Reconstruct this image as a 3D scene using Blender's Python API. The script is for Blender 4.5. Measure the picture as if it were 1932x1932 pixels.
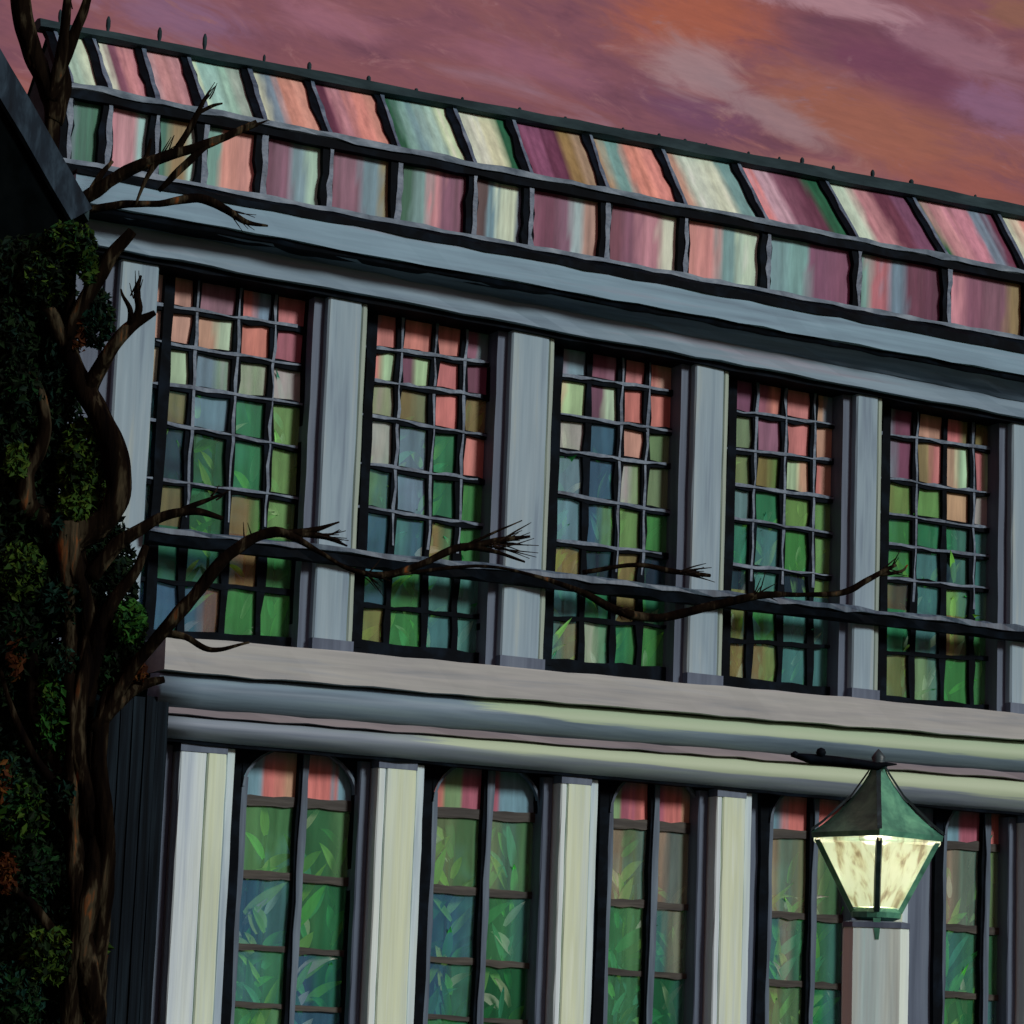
import bpy, math, random
from mathutils import Vector, Matrix, noise
random.seed(7)
R = math.radians
for o in list(bpy.data.objects): bpy.data.objects.remove(o)
scn = bpy.context.scene
C = scn.collection

# ------------------------------------------------------------------ camera
YAW, PITCH, ROLL, FPX, S = R(28.703), R(9.967), R(2.182), 5649.7, 1932.0
fwd = Vector((math.sin(YAW)*math.cos(PITCH), math.cos(YAW)*math.cos(PITCH), math.sin(PITCH)))
rgt0 = Vector((math.cos(YAW), -math.sin(YAW), 0)); up0 = rgt0.cross(fwd)
rgt = rgt0*math.cos(ROLL) + up0*math.sin(ROLL)
up = -rgt0*math.sin(ROLL) + up0*math.cos(ROLL)
CAM = -fwd*32.0; CAM.z = 1.6
cam = bpy.data.cameras.new('camera'); camo = bpy.data.objects.new('camera', cam); C.objects.link(camo)
cam.sensor_width = 36; cam.lens = 36*FPX/S; cam.clip_end = 3000; cam.clip_start = .1
camo.matrix_world = Matrix(((rgt.x, up.x, -fwd.x, CAM.x), (rgt.y, up.y, -fwd.y, CAM.y), (rgt.z, up.z, -fwd.z, CAM.z), (0, 0, 0, 1)))
scn.camera = camo
def ray(px, py):
    return fwd*FPX + rgt*(px-S/2) - up*(py-S/2)
def at(px, py, Y):                       # measured point of the picture -> point on the vertical plane y = Y
    d = ray(px, py); t = (Y-CAM.y)/d.y
    return CAM + d*t

# ------------------------------------------------------------------ light
def lin1(c):
    c /= 255.0
    return c/12.92 if c <= .04045 else ((c+.055)/1.055)**2.4
def lin(c): return tuple(lin1(v) for v in c)
SUN_DIR = Vector((.40, -.84, .42)).normalized()          # towards the sun
sun = bpy.data.lights.new('sun', 'SUN'); sun.energy = 2.0; sun.angle = R(12); sun.color = (1.0, .97, .93)
suno = bpy.data.objects.new('sun', sun); C.objects.link(suno)
suno.rotation_euler = SUN_DIR.to_track_quat('Z', 'Y').to_euler()
suno.location = (10, -20, 20)
w = bpy.data.worlds.new('World'); scn.world = w; w.use_nodes = True
nt = w.node_tree; nt.nodes.clear()
class NT:
    def __init__(s, nt): s.nt = nt
    def n(s, t, **k):
        x = s.nt.nodes.new(t)
        for a, b in k.items(): setattr(x, a, b)
        return x
    def l(s, a, b): s.nt.links.new(a, b)
    def m(s, op, a, b=None, c=None):
        x = s.n('ShaderNodeMath', operation=op)
        for i, v in enumerate((a, b, c)):
            if v is None: continue
            if isinstance(v, (int, float)): x.inputs[i].default_value = v
            else: s.l(v, x.inputs[i])
        return x.outputs[0]
    def mix(s, f, a, b, mode='MIX'):
        x = s.n('ShaderNodeMix', data_type='RGBA', blend_type=mode)
        for i, v in ((0, f), (6, a), (7, b)):
            if isinstance(v, (int, float)): x.inputs[i].default_value = v
            elif isinstance(v, tuple): x.inputs[i].default_value = (*v[:3], 1)
            else: s.l(v, x.inputs[i])
        return x.outputs[2]
    def ramp(s, f, pts):
        x = s.n('ShaderNodeValToRGB'); e = x.color_ramp.elements
        while len(e) < len(pts): e.new(.5)
        for i, (p, c) in enumerate(pts):
            e[i].position = p; e[i].color = (*c[:3], 1)
        s.l(f, x.inputs[0]); return x.outputs[0]
W = NT(nt)
tc = W.n('ShaderNodeTexCoord'); sep = W.n('ShaderNodeSeparateXYZ'); W.l(tc.outputs['Generated'], sep.inputs[0])
az = W.m('MULTIPLY', W.m('ARCTAN2', sep.outputs[0], sep.outputs[1]), 180/math.pi)
el = W.m('MULTIPLY', W.m('ARCSINE', sep.outputs[2]), 180/math.pi)
# evening cloud cover: streaks that dip to the right, in degrees of azimuth and elevation
th = R(-16)
def az_el(px, py):
    d = ray(px, py).normalized(); return math.degrees(math.atan2(d.x, d.y)), math.degrees(math.asin(d.z))
u = W.m('ADD', W.m('MULTIPLY', az, math.cos(th)), W.m('MULTIPLY', el, math.sin(th)))
v = W.m('SUBTRACT', W.m('MULTIPLY', el, math.cos(th)), W.m('MULTIPLY', az, math.sin(th)))
def streak(su, sv, det, off, rough=.6, dist=.6):
    cb = W.n('ShaderNodeCombineXYZ')
    W.l(W.m('MULTIPLY', u, su), cb.inputs[0]); W.l(W.m('MULTIPLY', v, sv), cb.inputs[1]); cb.inputs[2].default_value = off
    nz = W.n('ShaderNodeTexNoise'); W.l(cb.outputs[0], nz.inputs['Vector'])
    nz.inputs['Scale'].default_value = 1; nz.inputs['Detail'].default_value = det
    nz.inputs['Roughness'].default_value = rough; nz.inputs['Distortion'].default_value = dist
    return nz.outputs[0]
big = streak(.11, .34, 3, 3.1); mid = streak(.3, 1.1, 5, 8.4); fine = streak(1.2, 7, 4, 1.7, .7, .2)
base = W.ramp(mid, [(.28, lin((106, 66, 78))), (.45, lin((126, 79, 88))), (.56, lin((134, 84, 86))), (.7, lin((144, 104, 114)))])
rag = streak(.7, 2.0, 5, 5.5, .68, .9)
def cloud(px, py, ru, rv, ang, soft=1.0, ragk=1.0):      # cloud body on one bearing, torn into streaks by the noise
    a, e = az_el(px, py); c_, s_ = math.cos(R(ang)), math.sin(R(ang))
    da, de = W.m('SUBTRACT', az, a), W.m('SUBTRACT', el, e)
    du = W.m('ADD', W.m('MULTIPLY', da, c_), W.m('MULTIPLY', de, s_))
    dv = W.m('SUBTRACT', W.m('MULTIPLY', de, c_), W.m('MULTIPLY', da, s_))
    r2 = W.m('ADD', W.m('POWER', W.m('ABSOLUTE', W.m('DIVIDE', du, ru)), 2), W.m('POWER', W.m('ABSOLUTE', W.m('DIVIDE', dv, rv)), 2))
    g = W.m('EXPONENT', W.m('MULTIPLY', r2, -1))
    g = W.m('ADD', g, W.m('MULTIPLY', W.m('SUBTRACT', rag, .5), 1.5*ragk))
    mr = W.n('ShaderNodeMapRange', interpolation_type='SMOOTHSTEP'); W.l(g, mr.inputs[0])
    mr.inputs[1].default_value = .5-.32*soft; mr.inputs[2].default_value = .5+.32*soft
    return mr.outputs[0]
bigm = W.n('ShaderNodeMapRange', interpolation_type='SMOOTHSTEP'); W.l(big, bigm.inputs[0])
bigm.inputs[1].default_value = .58; bigm.inputs[2].default_value = .76
col = W.mix(W.m('MULTIPLY', bigm.outputs[0], .7), base, lin((160, 90, 66)))
for (px, py, ru, rv, an, c, k, sf) in [
    (330, 30, 1.5, .45, -8, (132, 96, 120), .8, 1.2), (620, 40, 1.2, .35, -10, (158, 106, 120), .6, 1.2), (700, 160, 2.2, .4, -12, (134, 82, 84), .7, 1.2),
    (1000, 120, 1.6, .4, -14, (146, 96, 112), .6, 1.2), (1150, 300, 3.2, .55, -12, (106, 62, 78), .85, 1.2), (1330, 215, 1.4, .35, -14, (112, 72, 98), .7, 1.2),
    (1310, 40, 1.7, .8, -8, (164, 92, 68), .9, 1.25), (1640, 240, 3.0, .85, -17, (152, 94, 76), .95, 1.3), (1850, 400, 2.0, .9, -12, (150, 86, 74), .85, 1.3), (1560, 330, 1.8, .35, -14, (150, 98, 92), .8, 1.1),
    (1700, 125, 2.2, .6, -20, (112, 64, 84), .9, 1.2), (1800, 90, 2.0, .45, -24, (148, 106, 118), .8, 1.2), (1880, 200, 1.0, .5, -20, (134, 94, 118), .9, 1), (1570, 6, 1.8, .28, -10, (172, 132, 140), .85, .9),
    (1905, 20, .6, .35, -20, (140, 96, 76), .8, 1),
    (1315, 130, 1.0, .62, -12, (158, 126, 128), .9, 1.2), (1450, 215, 1.8, .32, -26, (150, 122, 126), .8, 1.2)]:
    col = W.mix(W.m('MULTIPLY', cloud(px, py, ru, rv, an, sf), k), col, lin(c))
col = W.mix(.24, col, W.mix(1.0, col, W.ramp(fine, [(.25, (.5, .5, .58)), (.75, (1.4, 1.32, 1.3))]), 'MULTIPLY'))
sky = W.n('ShaderNodeTexSky', sky_type='NISHITA', sun_disc=False)
sky.sun_elevation = math.asin(SUN_DIR.z); sky.sun_rotation = math.atan2(SUN_DIR.x, SUN_DIR.y)
bg1 = W.n('ShaderNodeBackground'); bg1.inputs[1].default_value = .05; W.l(sky.outputs[0], bg1.inputs[0])
bg2 = W.n('ShaderNodeBackground'); bg2.inputs[1].default_value = 1.0; W.l(col, bg2.inputs[0])
mxs = W.n('ShaderNodeMixShader'); mxs.inputs[0].default_value = .94      # nearly closed cloud cover
W.l(bg1.outputs[0], mxs.inputs[1]); W.l(bg2.outputs[0], mxs.inputs[2])
wo = W.n('ShaderNodeOutputWorld'); W.l(mxs.outputs[0], wo.inputs[0])
scn.view_settings.view_transform = 'Standard'; scn.view_settings.look = 'None'
scn.view_settings.exposure = 0; scn.view_settings.gamma = 1; scn.view_settings.use_curve_mapping = False
scn.render.engine = 'CYCLES'; scn.cycles.transparent_max_bounces = 8; scn.cycles.max_bounces = 5; scn.cycles.diffuse_bounces = 3; scn.cycles.glossy_bounces = 2
w.cycles.sampling_method = 'MANUAL'; w.cycles.sample_map_resolution = 512

# ------------------------------------------------------------------ materials
EL = (.70, .60, .60)                      # light level on the front: albedo = wanted colour / light
def alb(c): return tuple(min(.9, lin1(v)/e) for v, e in zip(c, EL))
MATS = {}
def pmat(name):
    m = bpy.data.materials.new(name); m.use_nodes = True; MATS[name] = m
    t = NT(m.node_tree); b = m.node_tree.nodes['Principled BSDF']
    return m, t, b
def brushed(name, cols, scale, rough=.6, bump=.14, spec=.3, lamp_patch=None, seed=0.0, metal=0, contrast=(.3, .7)):
    """weathered paint: long uneven strokes along one axis (scale is per axis, small = along the stroke)"""
    m, t, b = pmat(name)
    g = t.n('ShaderNodeNewGeometry'); mp = t.n('ShaderNodeMapping'); t.l(g.outputs['Position'], mp.inputs[0])
    mp.inputs['Scale'].default_value = scale; mp.inputs['Location'].default_value = (seed, seed*1.7, seed*.6)
    nz = t.n('ShaderNodeTexNoise'); t.l(mp.outputs[0], nz.inputs['Vector'])
    nz.inputs['Scale'].default_value = 1; nz.inputs['Detail'].default_value = 4; nz.inputs['Roughness'].default_value = .62; nz.inputs['Distortion'].default_value = .4
    k = len(cols); lo, hi = contrast
    c = t.ramp(nz.outputs[0], [(lo+(hi-lo)*i/(k-1), alb(x)) for i, x in enumerate(cols)])
    mp2 = t.n('ShaderNodeMapping'); t.l(g.outputs['Position'], mp2.inputs[0]); mp2.inputs['Scale'].default_value = [s*3.2 for s in scale]
    nf = t.n('ShaderNodeTexNoise'); t.l(mp2.outputs[0], nf.inputs['Vector']); nf.inputs['Scale'].default_value = 1; nf.inputs['Detail'].default_value = 2
    c = t.mix(.32, c, t.mix(1.0, c, t.ramp(nf.outputs[0], [(.3, (.66, .68, .72)), (.7, (1.26, 1.24, 1.22))]), 'MULTIPLY'))
    if lamp_patch:                              # lamplight painted into the colour as pale lime patches with ragged edges
        pc, pscale, lo2, hi2 = lamp_patch
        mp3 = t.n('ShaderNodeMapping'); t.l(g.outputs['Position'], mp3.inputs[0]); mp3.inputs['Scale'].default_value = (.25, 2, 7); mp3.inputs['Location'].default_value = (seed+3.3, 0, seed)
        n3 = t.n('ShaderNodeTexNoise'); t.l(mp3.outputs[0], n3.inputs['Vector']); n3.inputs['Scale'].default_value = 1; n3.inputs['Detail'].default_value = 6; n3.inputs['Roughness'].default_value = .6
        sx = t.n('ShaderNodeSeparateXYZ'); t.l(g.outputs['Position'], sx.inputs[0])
        sn = t.n('ShaderNodeSeparateXYZ'); t.l(g.outputs['Normal'], sn.inputs[0])       # painted lamplight keeps to the upper side of the roll
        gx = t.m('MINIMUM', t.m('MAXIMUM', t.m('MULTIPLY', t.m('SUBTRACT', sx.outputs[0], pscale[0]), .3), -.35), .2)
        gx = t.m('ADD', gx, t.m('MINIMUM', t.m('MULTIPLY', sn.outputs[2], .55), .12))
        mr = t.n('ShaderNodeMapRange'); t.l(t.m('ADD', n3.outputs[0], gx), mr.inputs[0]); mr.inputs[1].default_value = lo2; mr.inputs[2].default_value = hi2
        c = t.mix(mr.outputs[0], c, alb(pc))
    t.l(c, b.inputs['Base Color'])
    b.inputs['Roughness'].default_value = rough; b.inputs['Specular IOR Level'].default_value = spec; b.inputs['Metallic'].default_value = metal
    bp = t.n('ShaderNodeBump'); bp.inputs['Strength'].default_value = bump; bp.inputs['Distance'].default_value = .02
    t.l(nf.outputs[0], bp.inputs['Height']); t.l(bp.outputs[0], b.inputs['Normal'])
    return m
HS = (.28, 3, 5.5); VS = (5.5, 3, .28)
brushed('slate_fascia', [(78, 94, 110), (100, 122, 138), (108, 132, 148), (116, 124, 140)], HS, seed=1)
brushed('slate_frieze', [(84, 94, 108), (104, 120, 136), (112, 128, 142), (124, 122, 136)], HS, seed=5)
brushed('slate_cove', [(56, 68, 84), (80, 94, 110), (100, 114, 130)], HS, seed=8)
brushed('ledge_taupe', [(118, 120, 126), (138, 134, 134), (146, 142, 140), (132, 132, 138)], HS, seed=11)
brushed('torus_blue', [(86, 100, 114), (108, 122, 136), (120, 134, 140)], HS, seed=14, lamp_patch=((150, 162, 138), (-.1,), .48, .58))
brushed('fillet_taupe', [(88, 84, 94), (112, 100, 106), (120, 108, 110)], HS, seed=17)
brushed('lower_moulding', [(96, 102, 118), (118, 124, 136), (128, 136, 136)], HS, seed=21, lamp_patch=((158, 166, 142), (-.6,), .44, .55))
brushed('pilaster_paint', [(98, 112, 128), (118, 134, 146), (126, 140, 150), (146, 152, 148)], VS, seed=24)
brushed('pilaster_trim', [(118, 128, 122), (134, 142, 130), (126, 134, 136)], VS, seed=27)
brushed('column_paint', [(168, 176, 178), (178, 184, 170), (180, 184, 158), (190, 194, 180)], (5, 5, .22), seed=31, bump=.3)
brushed('column_lilac', [(158, 166, 178), (178, 184, 188), (188, 192, 186)], (6, 5, .25), seed=33, bump=.3)
brushed('post_stone', [(160, 208, 204), (180, 224, 202), (188, 226, 186), (188, 230, 214)], (6, 6, .3), seed=36, bump=.3)
brushed('column_trim', [(132, 144, 158), (166, 176, 182), (172, 180, 172)], VS, seed=34)
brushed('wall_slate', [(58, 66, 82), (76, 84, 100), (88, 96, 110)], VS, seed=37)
brushed('iron_black', [(2, 4, 7), (4, 8, 13), (11, 19, 28)], (3, 3, 3), seed=41, rough=.7, spec=.05, bump=.2)
brushed('iron_grey', [(48, 58, 72), (76, 88, 104), (104, 114, 128)], (5, 5, 5), seed=44, rough=.5, bump=.4)
brushed('capping_grey', [(62, 72, 84), (94, 104, 116), (124, 132, 142)], (3, 5, 7), seed=46, rough=.6, spec=.15)
brushed('ridge_iron', [(22, 34, 38), (32, 45, 49), (42, 56, 60)], (1.5, 4, 6), seed=47, rough=.7, spec=.08)
brushed('sash_slate', [(42, 50, 64), (66, 78, 92), (88, 100, 112)], (8, 6, .6), seed=49, rough=.5)
brushed('sash_brown', [(24, 22, 20), (44, 40, 36), (66, 60, 52)], (1, 6, 9), seed=50, rough=.5)
brushed('dark_boards', [(5, 8, 11), (13, 19, 25), (24, 33, 40)], (16, 8, .5), seed=52, rough=.8, spec=.06)
brushed('house_black', [(2, 3, 3), (4, 6, 7), (6, 8, 9)], (3, 3, 2), seed=55, rough=1, spec=0)
brushed('barge_blue', [(9, 17, 25), (17, 28, 38), (42, 56, 68)], (7, 7, 2), seed=58, rough=.7, spec=.1)
brushed('bark', [(4, 2, 2), (9, 5, 3), (16, 10, 6), (50, 43, 32), (96, 52, 24)], (7, 7, 1.1), seed=61, rough=.95, spec=.03, bump=.9, contrast=(.36, .72))
brushed('twig_bark', [(10, 7, 6), (14, 9, 6), (36, 24, 16)], (9, 9, 9), seed=63, rough=.9, spec=.1, bump=.5)
brushed('lamp_green', [(34, 70, 60), (62, 112, 92), (92, 146, 116)], (6, 6, 6), seed=66, rough=.45, spec=.4)
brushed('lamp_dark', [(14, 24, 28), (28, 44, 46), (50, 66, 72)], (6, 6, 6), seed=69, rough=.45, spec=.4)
brushed('interior', [(30, 84, 66), (46, 112, 84), (62, 112, 112), (66, 108, 120), (96, 128, 96)], (1.3, 1, .9), seed=75, rough=.9, spec=.05, contrast=(.36, .66))
brushed('lawn', [(30, 44, 22), (44, 62, 30), (62, 74, 40)], (2, 2, 2), seed=78, rough=1, spec=.05)
brushed('paving', [(96, 94, 92), (112, 110, 106), (126, 122, 116)], (1.3, 1.3, 1), seed=80, rough=.9)

def pane_material(name, alpha, rough=.2, spec=.45):
    m, t, b = pmat(name)
    a = t.n('ShaderNodeAttribute', attribute_name='tint')
    g = t.n('ShaderNodeNewGeometry'); mp = t.n('ShaderNodeMapping'); t.l(g.outputs['Position'], mp.inputs[0]); mp.inputs['Scale'].default_value = (12, 6, 1.4)
    nz = t.n('ShaderNodeTexNoise'); t.l(mp.outputs[0], nz.inputs['Vector']); nz.inputs['Scale'].default_value = 1; nz.inputs['Detail'].default_value = 4; nz.inputs['Roughness'].default_value = .65
    c = t.mix(1.0, a.outputs['Color'], t.ramp(nz.outputs[0], [(.28, (.74, .74, .76)), (.72, (1.2, 1.2, 1.19))]), 'MULTIPLY')
    t.l(c, b.inputs['Base Color']); b.inputs['Roughness'].default_value = rough; b.inputs['Specular IOR Level'].default_value = spec
    b.inputs['Alpha'].default_value = alpha
    bp = t.n('ShaderNodeBump'); bp.inputs['Strength'].default_value = .15; bp.inputs['Distance'].default_value = .02; t.l(nz.outputs[0], bp.inputs['Height']); t.l(bp.outputs[0], b.inputs['Normal'])
    return m
pane_material('glass_painted_sky', 1.0, .4, .1)  # opaque panes: the sky's reflection sits in their colour
pane_material('glass_tinted', .34, .2, .3)
pane_material('glass_clear', .3, .14, .3)
def leaf_material(name):
    m, t, b = pmat(name)
    a = t.n('ShaderNodeAttribute', attribute_name='tint'); t.l(a.outputs['Color'], b.inputs['Base Color'])
    b.inputs['Roughness'].default_value = .7; b.inputs['Specular IOR Level'].default_value = .06
    return m
leaf_material('leaf'); leaf_material('tree_leaf')
def emis(name, cols, strength, alpha=1):
    m, t, b = pmat(name)
    g = t.n('ShaderNodeNewGeometry'); mp = t.n('ShaderNodeMapping'); t.l(g.outputs['Position'], mp.inputs[0]); mp.inputs['Scale'].default_value = (17, 17, 3)
    nz = t.n('ShaderNodeTexNoise'); t.l(mp.outputs[0], nz.inputs['Vector']); nz.inputs['Scale'].default_value = 1; nz.inputs['Detail'].default_value = 5; nz.inputs['Distortion'].default_value = .5
    c = t.ramp(nz.outputs[0], [(.36+.07*i, lin(x)) for i, x in enumerate(cols)])
    t.l(c, b.inputs['Emission Color']); b.inputs['Emission Strength'].default_value = strength
    b.inputs['Base Color'].default_value = (.3, .28, .2, 1); b.inputs['Roughness'].default_value = .25; b.inputs['Alpha'].default_value = alpha
    return m
emis('lamp_glass', [(128, 112, 78), (182, 178, 132), (210, 220, 174), (220, 230, 188)], .85, .9)
emis('lamp_bulb', [(255, 250, 200), (255, 250, 210)], 3.0)

# ------------------------------------------------------------------ mesh helpers
def obj(name, V, F, mat, parent=None, mi=None, smooth=False, tint=None):
    me = bpy.data.meshes.new(name); me.from_pydata([tuple(p) for p in V], [], F)
    for m in ([mat] if isinstance(mat, str) else mat): me.materials.append(MATS[m])
    if mi: me.polygons.foreach_set('material_index', mi)
    if smooth: me.polygons.foreach_set('use_smooth', [True]*len(me.polygons))
    if tint:                               # one colour per face
        at_ = me.color_attributes.new('tint', 'FLOAT_COLOR', 'CORNER')
        buf = []
        for p in me.polygons:
            q_ = tint[p.index]
            if isinstance(q_, list):
                for c_ in q_: buf += [*c_, 1]
            else: buf += [*q_, 1]*p.loop_total
        at_.data.foreach_set('color', buf)
    me.update()
    o = bpy.data.objects.new(name, me); C.objects.link(o)
    if parent: o.parent = parent
    return o
def tag(o, label=None, cat=None, group=None, kind=None):
    for k, v in (('label', label), ('category', cat), ('group', group), ('kind', kind)):
        if v: o[k] = v
    return o
def empty(name, loc=(0, 0, 0)):
    o = bpy.data.objects.new(name, None); C.objects.link(o); o.empty_display_size = .3
    return o                                # kept at the origin: parts carry world coordinates
def thing(name, label, cat, group=None): return tag(empty(name), label, cat, group)
def jit(a): return random.uniform(-a, a)
class MB:
    def __init__(s): s.V = []; s.F = []; s.M = []; s.T = []
    def add(s, V, F, m=0, t=None):
        o = len(s.V); s.V += V; s.F += [tuple(i+o for i in f) for f in F]; s.M += [m]*len(F)
        s.T += [t]*len(F)
    def box(s, x0, x1, y0, y1, z0, z1, m=0):
        V = [Vector((x, y, z)) for z in (z0, z1) for y in (y0, y1) for x in (x0, x1)]
        s.add(V, [(0, 2, 3, 1), (4, 5, 7, 6), (0, 1, 5, 4), (2, 6, 7, 3), (0, 4, 6, 2), (1, 3, 7, 5)], m)
    def bar(s, p0, p1, side, half, y0, y1, seg=6, wob=.0, wv=.0, m=0):
        """hand-made bar from p0 to p1, half-width along 'side', from depth y0 (front) to y1"""
        side = side.normalized(); rings = []
        for i in range(seg+1):
            t = i/seg; p = p0.lerp(p1, t) + side*jit(wob); h = half*(1+jit(wv)); yy = jit(wob*.4)
            a, b = p - side*h, p + side*h
            rings.append([Vector((a.x, y0+yy, a.z)), Vector((b.x, y0+yy, b.z)), Vector((b.x, y1, b.z)), Vector((a.x, y1, a.z))])
        V = [v for r_ in rings for v in r_]; F = []
        for i in range(seg):
            for k in range(4):
                a = i*4+k; b = i*4+(k+1) % 4; F.append((a, b, b+4, a+4))
        F += [(3, 2, 1, 0), tuple(seg*4+k for k in range(4))]
        s.add(V, F, m)
    def make(s, name, mat, parent=None, smooth=False):
        return obj(name, s.V, s.F, mat, parent, s.M, smooth, s.T if any(t is not None for t in s.T) else None)
X = Vector((1, 0, 0)); Z = Vector((0, 0, 1))
def zline(pts, Y):                          # straight (slightly settled) horizontal fitted to measured points
    P = [at(a, b, Y) for a, b in pts]; n = len(P); mx = sum(p.x for p in P)/n; mz = sum(p.z for p in P)/n
    b = sum((p.x-mx)*(p.z-mz) for p in P)/sum((p.x-mx)**2 for p in P)
    return lambda x: mz + b*(x-mx)
def course(name, prof, x0, x1, mat, parent, step=.32, wob=.011, smooth=False):
    """moulding: prof = [(zfunction, depth)], swept along x, closed at the ends, open at the back"""
    n = max(2, int((x1-x0)/step)); V = []; F = []; k = len(prof)
    for i in range(n+1):
        x = x0+(x1-x0)*i/n
        for j, (zf, y) in enumerate(prof):
            e = 0 if j in (0, k-1) else wob
            V.append(Vector((x, y+jit(e*.6), zf(x)+jit(e))))
    for i in range(n):
        for j in range(k-1):
            a = i*k+j; F.append((a, a+1, a+k+1, a+k))
    F += [tuple(range(k-1, -1, -1)), tuple(n*k+j for j in range(k))]
    return obj(name, V, F, mat, parent, smooth=smooth)

# ------------------------------------------------------------------ ground
def sheet(name, x0, x1, y0, y1, z, mat):
    return tag(obj(name, [(x0, y0, z), (x1, y0, z), (x1, y1, z), (x0, y1, z)], [(0, 1, 2, 3)], mat), kind='structure')
sheet('ground', -1200, 1200, -1200, 1200, 0, 'lawn')
sheet('path', -30, 40, -3.2, 12, .004, 'paving')

# ------------------------------------------------------------------ conservatory: measured lines
YG, YP, YC = .20, -.12, -.15                # window glass, pilaster front, column front
XL = at(100, 400, 0).x; XLL = at(304, 1300, -.5).x; XR = at(1932, 900, 0).x + 3.0
con = thing('conservatory', 'slate grey glasshouse palace with pink and green panes, tall windows and pale columns', 'conservatory')
U0 = zline([(401, 357), (646, 405), (998, 468), (1445, 544), (1932, 646)], .30)
U1 = zline([(401, 376), (646, 420), (998, 489), (1445, 566), (1932, 668)], -.60)
U2 = zline([(190, 388), (401, 424), (657, 478), (998, 533), (1294, 582), (1932, 712)], -.60)
U3 = zline([(340, 446), (657, 508), (998, 573), (1294, 630), (1932, 760)], -.24)
U4 = zline([(211, 479), (657, 544), (998, 606), (1294, 660), (1588, 725), (1877, 784)], -.24)
L0 = zline([(296, 1206), (657, 1222), (1294, 1280), (1921, 1350)], -.55)
L1 = zline([(310, 1262), (923, 1316), (1294, 1346), (1932, 1394)], -.55)
L2 = zline([(320, 1336), (1294, 1407), (1932, 1460)], -.42)
L2b = zline([(320, 1353), (1000, 1388), (1294, 1420), (1932, 1474)], -.38)
L3 = zline([(316, 1386), (646, 1420), (978, 1456), (1294, 1483), (1932, 1528)], -.24)
def lerpz(a, b, t): return lambda x: a(x)*(1-t)+b(x)*t
def off(a, d): return lambda x: a(x)+d
def torus(za, zb, ya, yb, bulge, n=7):
    return [(lerpz(za, zb, i/n), ya+(yb-ya)*i/n - bulge*math.sin(math.pi*i/n)**.8) for i in range(n+1)]

# upper entablature
course('upper_fascia', [(off(U1, .05), .5), (off(U1, .03), -.58), (U1, -.60), (U2, -.60), (off(U2, .0), -.56), (off(U2, .03), .3)], XL, XR, 'slate_fascia', con)
course('fascia_shadow_strip', [(off(U2, .028), -.2), (off(U2, .028), -.575), (off(U2, -.05), -.545), (off(U2, -.06), -.2)], XL, XR, 'iron_black', con, .3, .012)  # iron-black course painting in the shadow gap beneath the fascia
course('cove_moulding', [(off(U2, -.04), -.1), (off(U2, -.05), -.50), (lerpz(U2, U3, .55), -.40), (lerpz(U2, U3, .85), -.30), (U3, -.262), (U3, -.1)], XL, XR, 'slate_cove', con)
course('upper_frieze', [(off(U3, .03), 0), (off(U3, .02), -.25), (lerpz(U3, U4, .5), -.245), (U4, -.24), (U4, YG+.1)], XL, XR, 'slate_frieze', con)
course('frieze_shadow_strip', [(off(U4, .02), 0), (off(U4, .012), -.16), (off(U4, -.06), -.16), (off(U4, -.065), YG+.08)], XL+.1, XR, 'iron_black', con, .3, .01)  # black strip in place of the shadow gap under the frieze
UG = zline([(401, 364), (646, 411), (998, 475), (1445, 552), (1932, 653)], -.62)
course('gutter', [(off(UG, -.01), .2), (UG, -.60), (off(UG, -.005), -.62), (off(U1, -.012), -.62), (off(U1, -.012), -.5)], XL, XR, 'iron_black', con, .3, .012)
# ledge between the storeys
course('ledge_fascia', [(L0, .4), (L0, -.54), (off(L0, -.012), -.55), (L1, -.55), (L1, .1)], XLL, XR, 'ledge_taupe', con)
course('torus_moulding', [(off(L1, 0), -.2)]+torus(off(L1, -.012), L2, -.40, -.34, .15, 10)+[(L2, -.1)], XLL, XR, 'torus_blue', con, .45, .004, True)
course('taupe_fillet', [(off(L2, .02), -.1), (off(L2, .01), -.37), (L2b, -.37), (off(L2b, -.01), -.1)], XLL+.03, XR, 'fillet_taupe', con)
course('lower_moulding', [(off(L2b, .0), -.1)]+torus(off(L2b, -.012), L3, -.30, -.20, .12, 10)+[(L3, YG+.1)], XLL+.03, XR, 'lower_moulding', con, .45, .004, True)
course('shadow_fillet', [(off(L3, .03), .05), (off(L3, .02), -.20), (off(L3, -.03), -.19), (off(L3, -.0), YG+.06)], XLL+.06, XR, 'iron_black', con, .3, .01)  # black strip that stands for the shadow gap below the moulding

# ------------------------------------------------------------------ attic and glass roof
bars = [(204, 167, 167, 71), (291, 190, 262, 99), (384, 204, 345, 112), (493, 233, 462, 139), (618, 250, 578, 160), (746, 285, 711, 194), (889, 313, 848, 218), (993, 332, 962, 238),
        (1137, 361, 1107, 272), (1288, 386, 1239, 296), (1445, 424, 1380, 323), (1618, 455, 1544, 354), (1788, 487, 1708, 392), (1937, 517, 1872, 424)]
YE = .30
E0 = zline([(136, 170), (483, 237), (998, 340), (1459, 424), (1921, 522)], YE)
RZ, RY, best = None, None, 9e9
for i in range(60):                         # depth of the ridge: where the roof bars run straight up the slope
    y = .5+i*.05
    e = sum(at(b[0], b[1], YE).x-at(b[2], b[3], y).x for b in bars)/len(bars)
    if abs(e) < best: best, RY = abs(e), y
RIDGE = zline([(146, 66), (974, 232), (1932, 412)], RY)     # underside of the ridge beam
RTOP = zline([(146, 52), (974, 214), (1932, 391)], RY)
print('ridge depth', RY, best, 'rise', RIDGE(0)-E0(0))
bx = [(at(b[0], b[1], YE).x + at(b[2], b[3], RY).x)/2 for b in bars]
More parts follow.
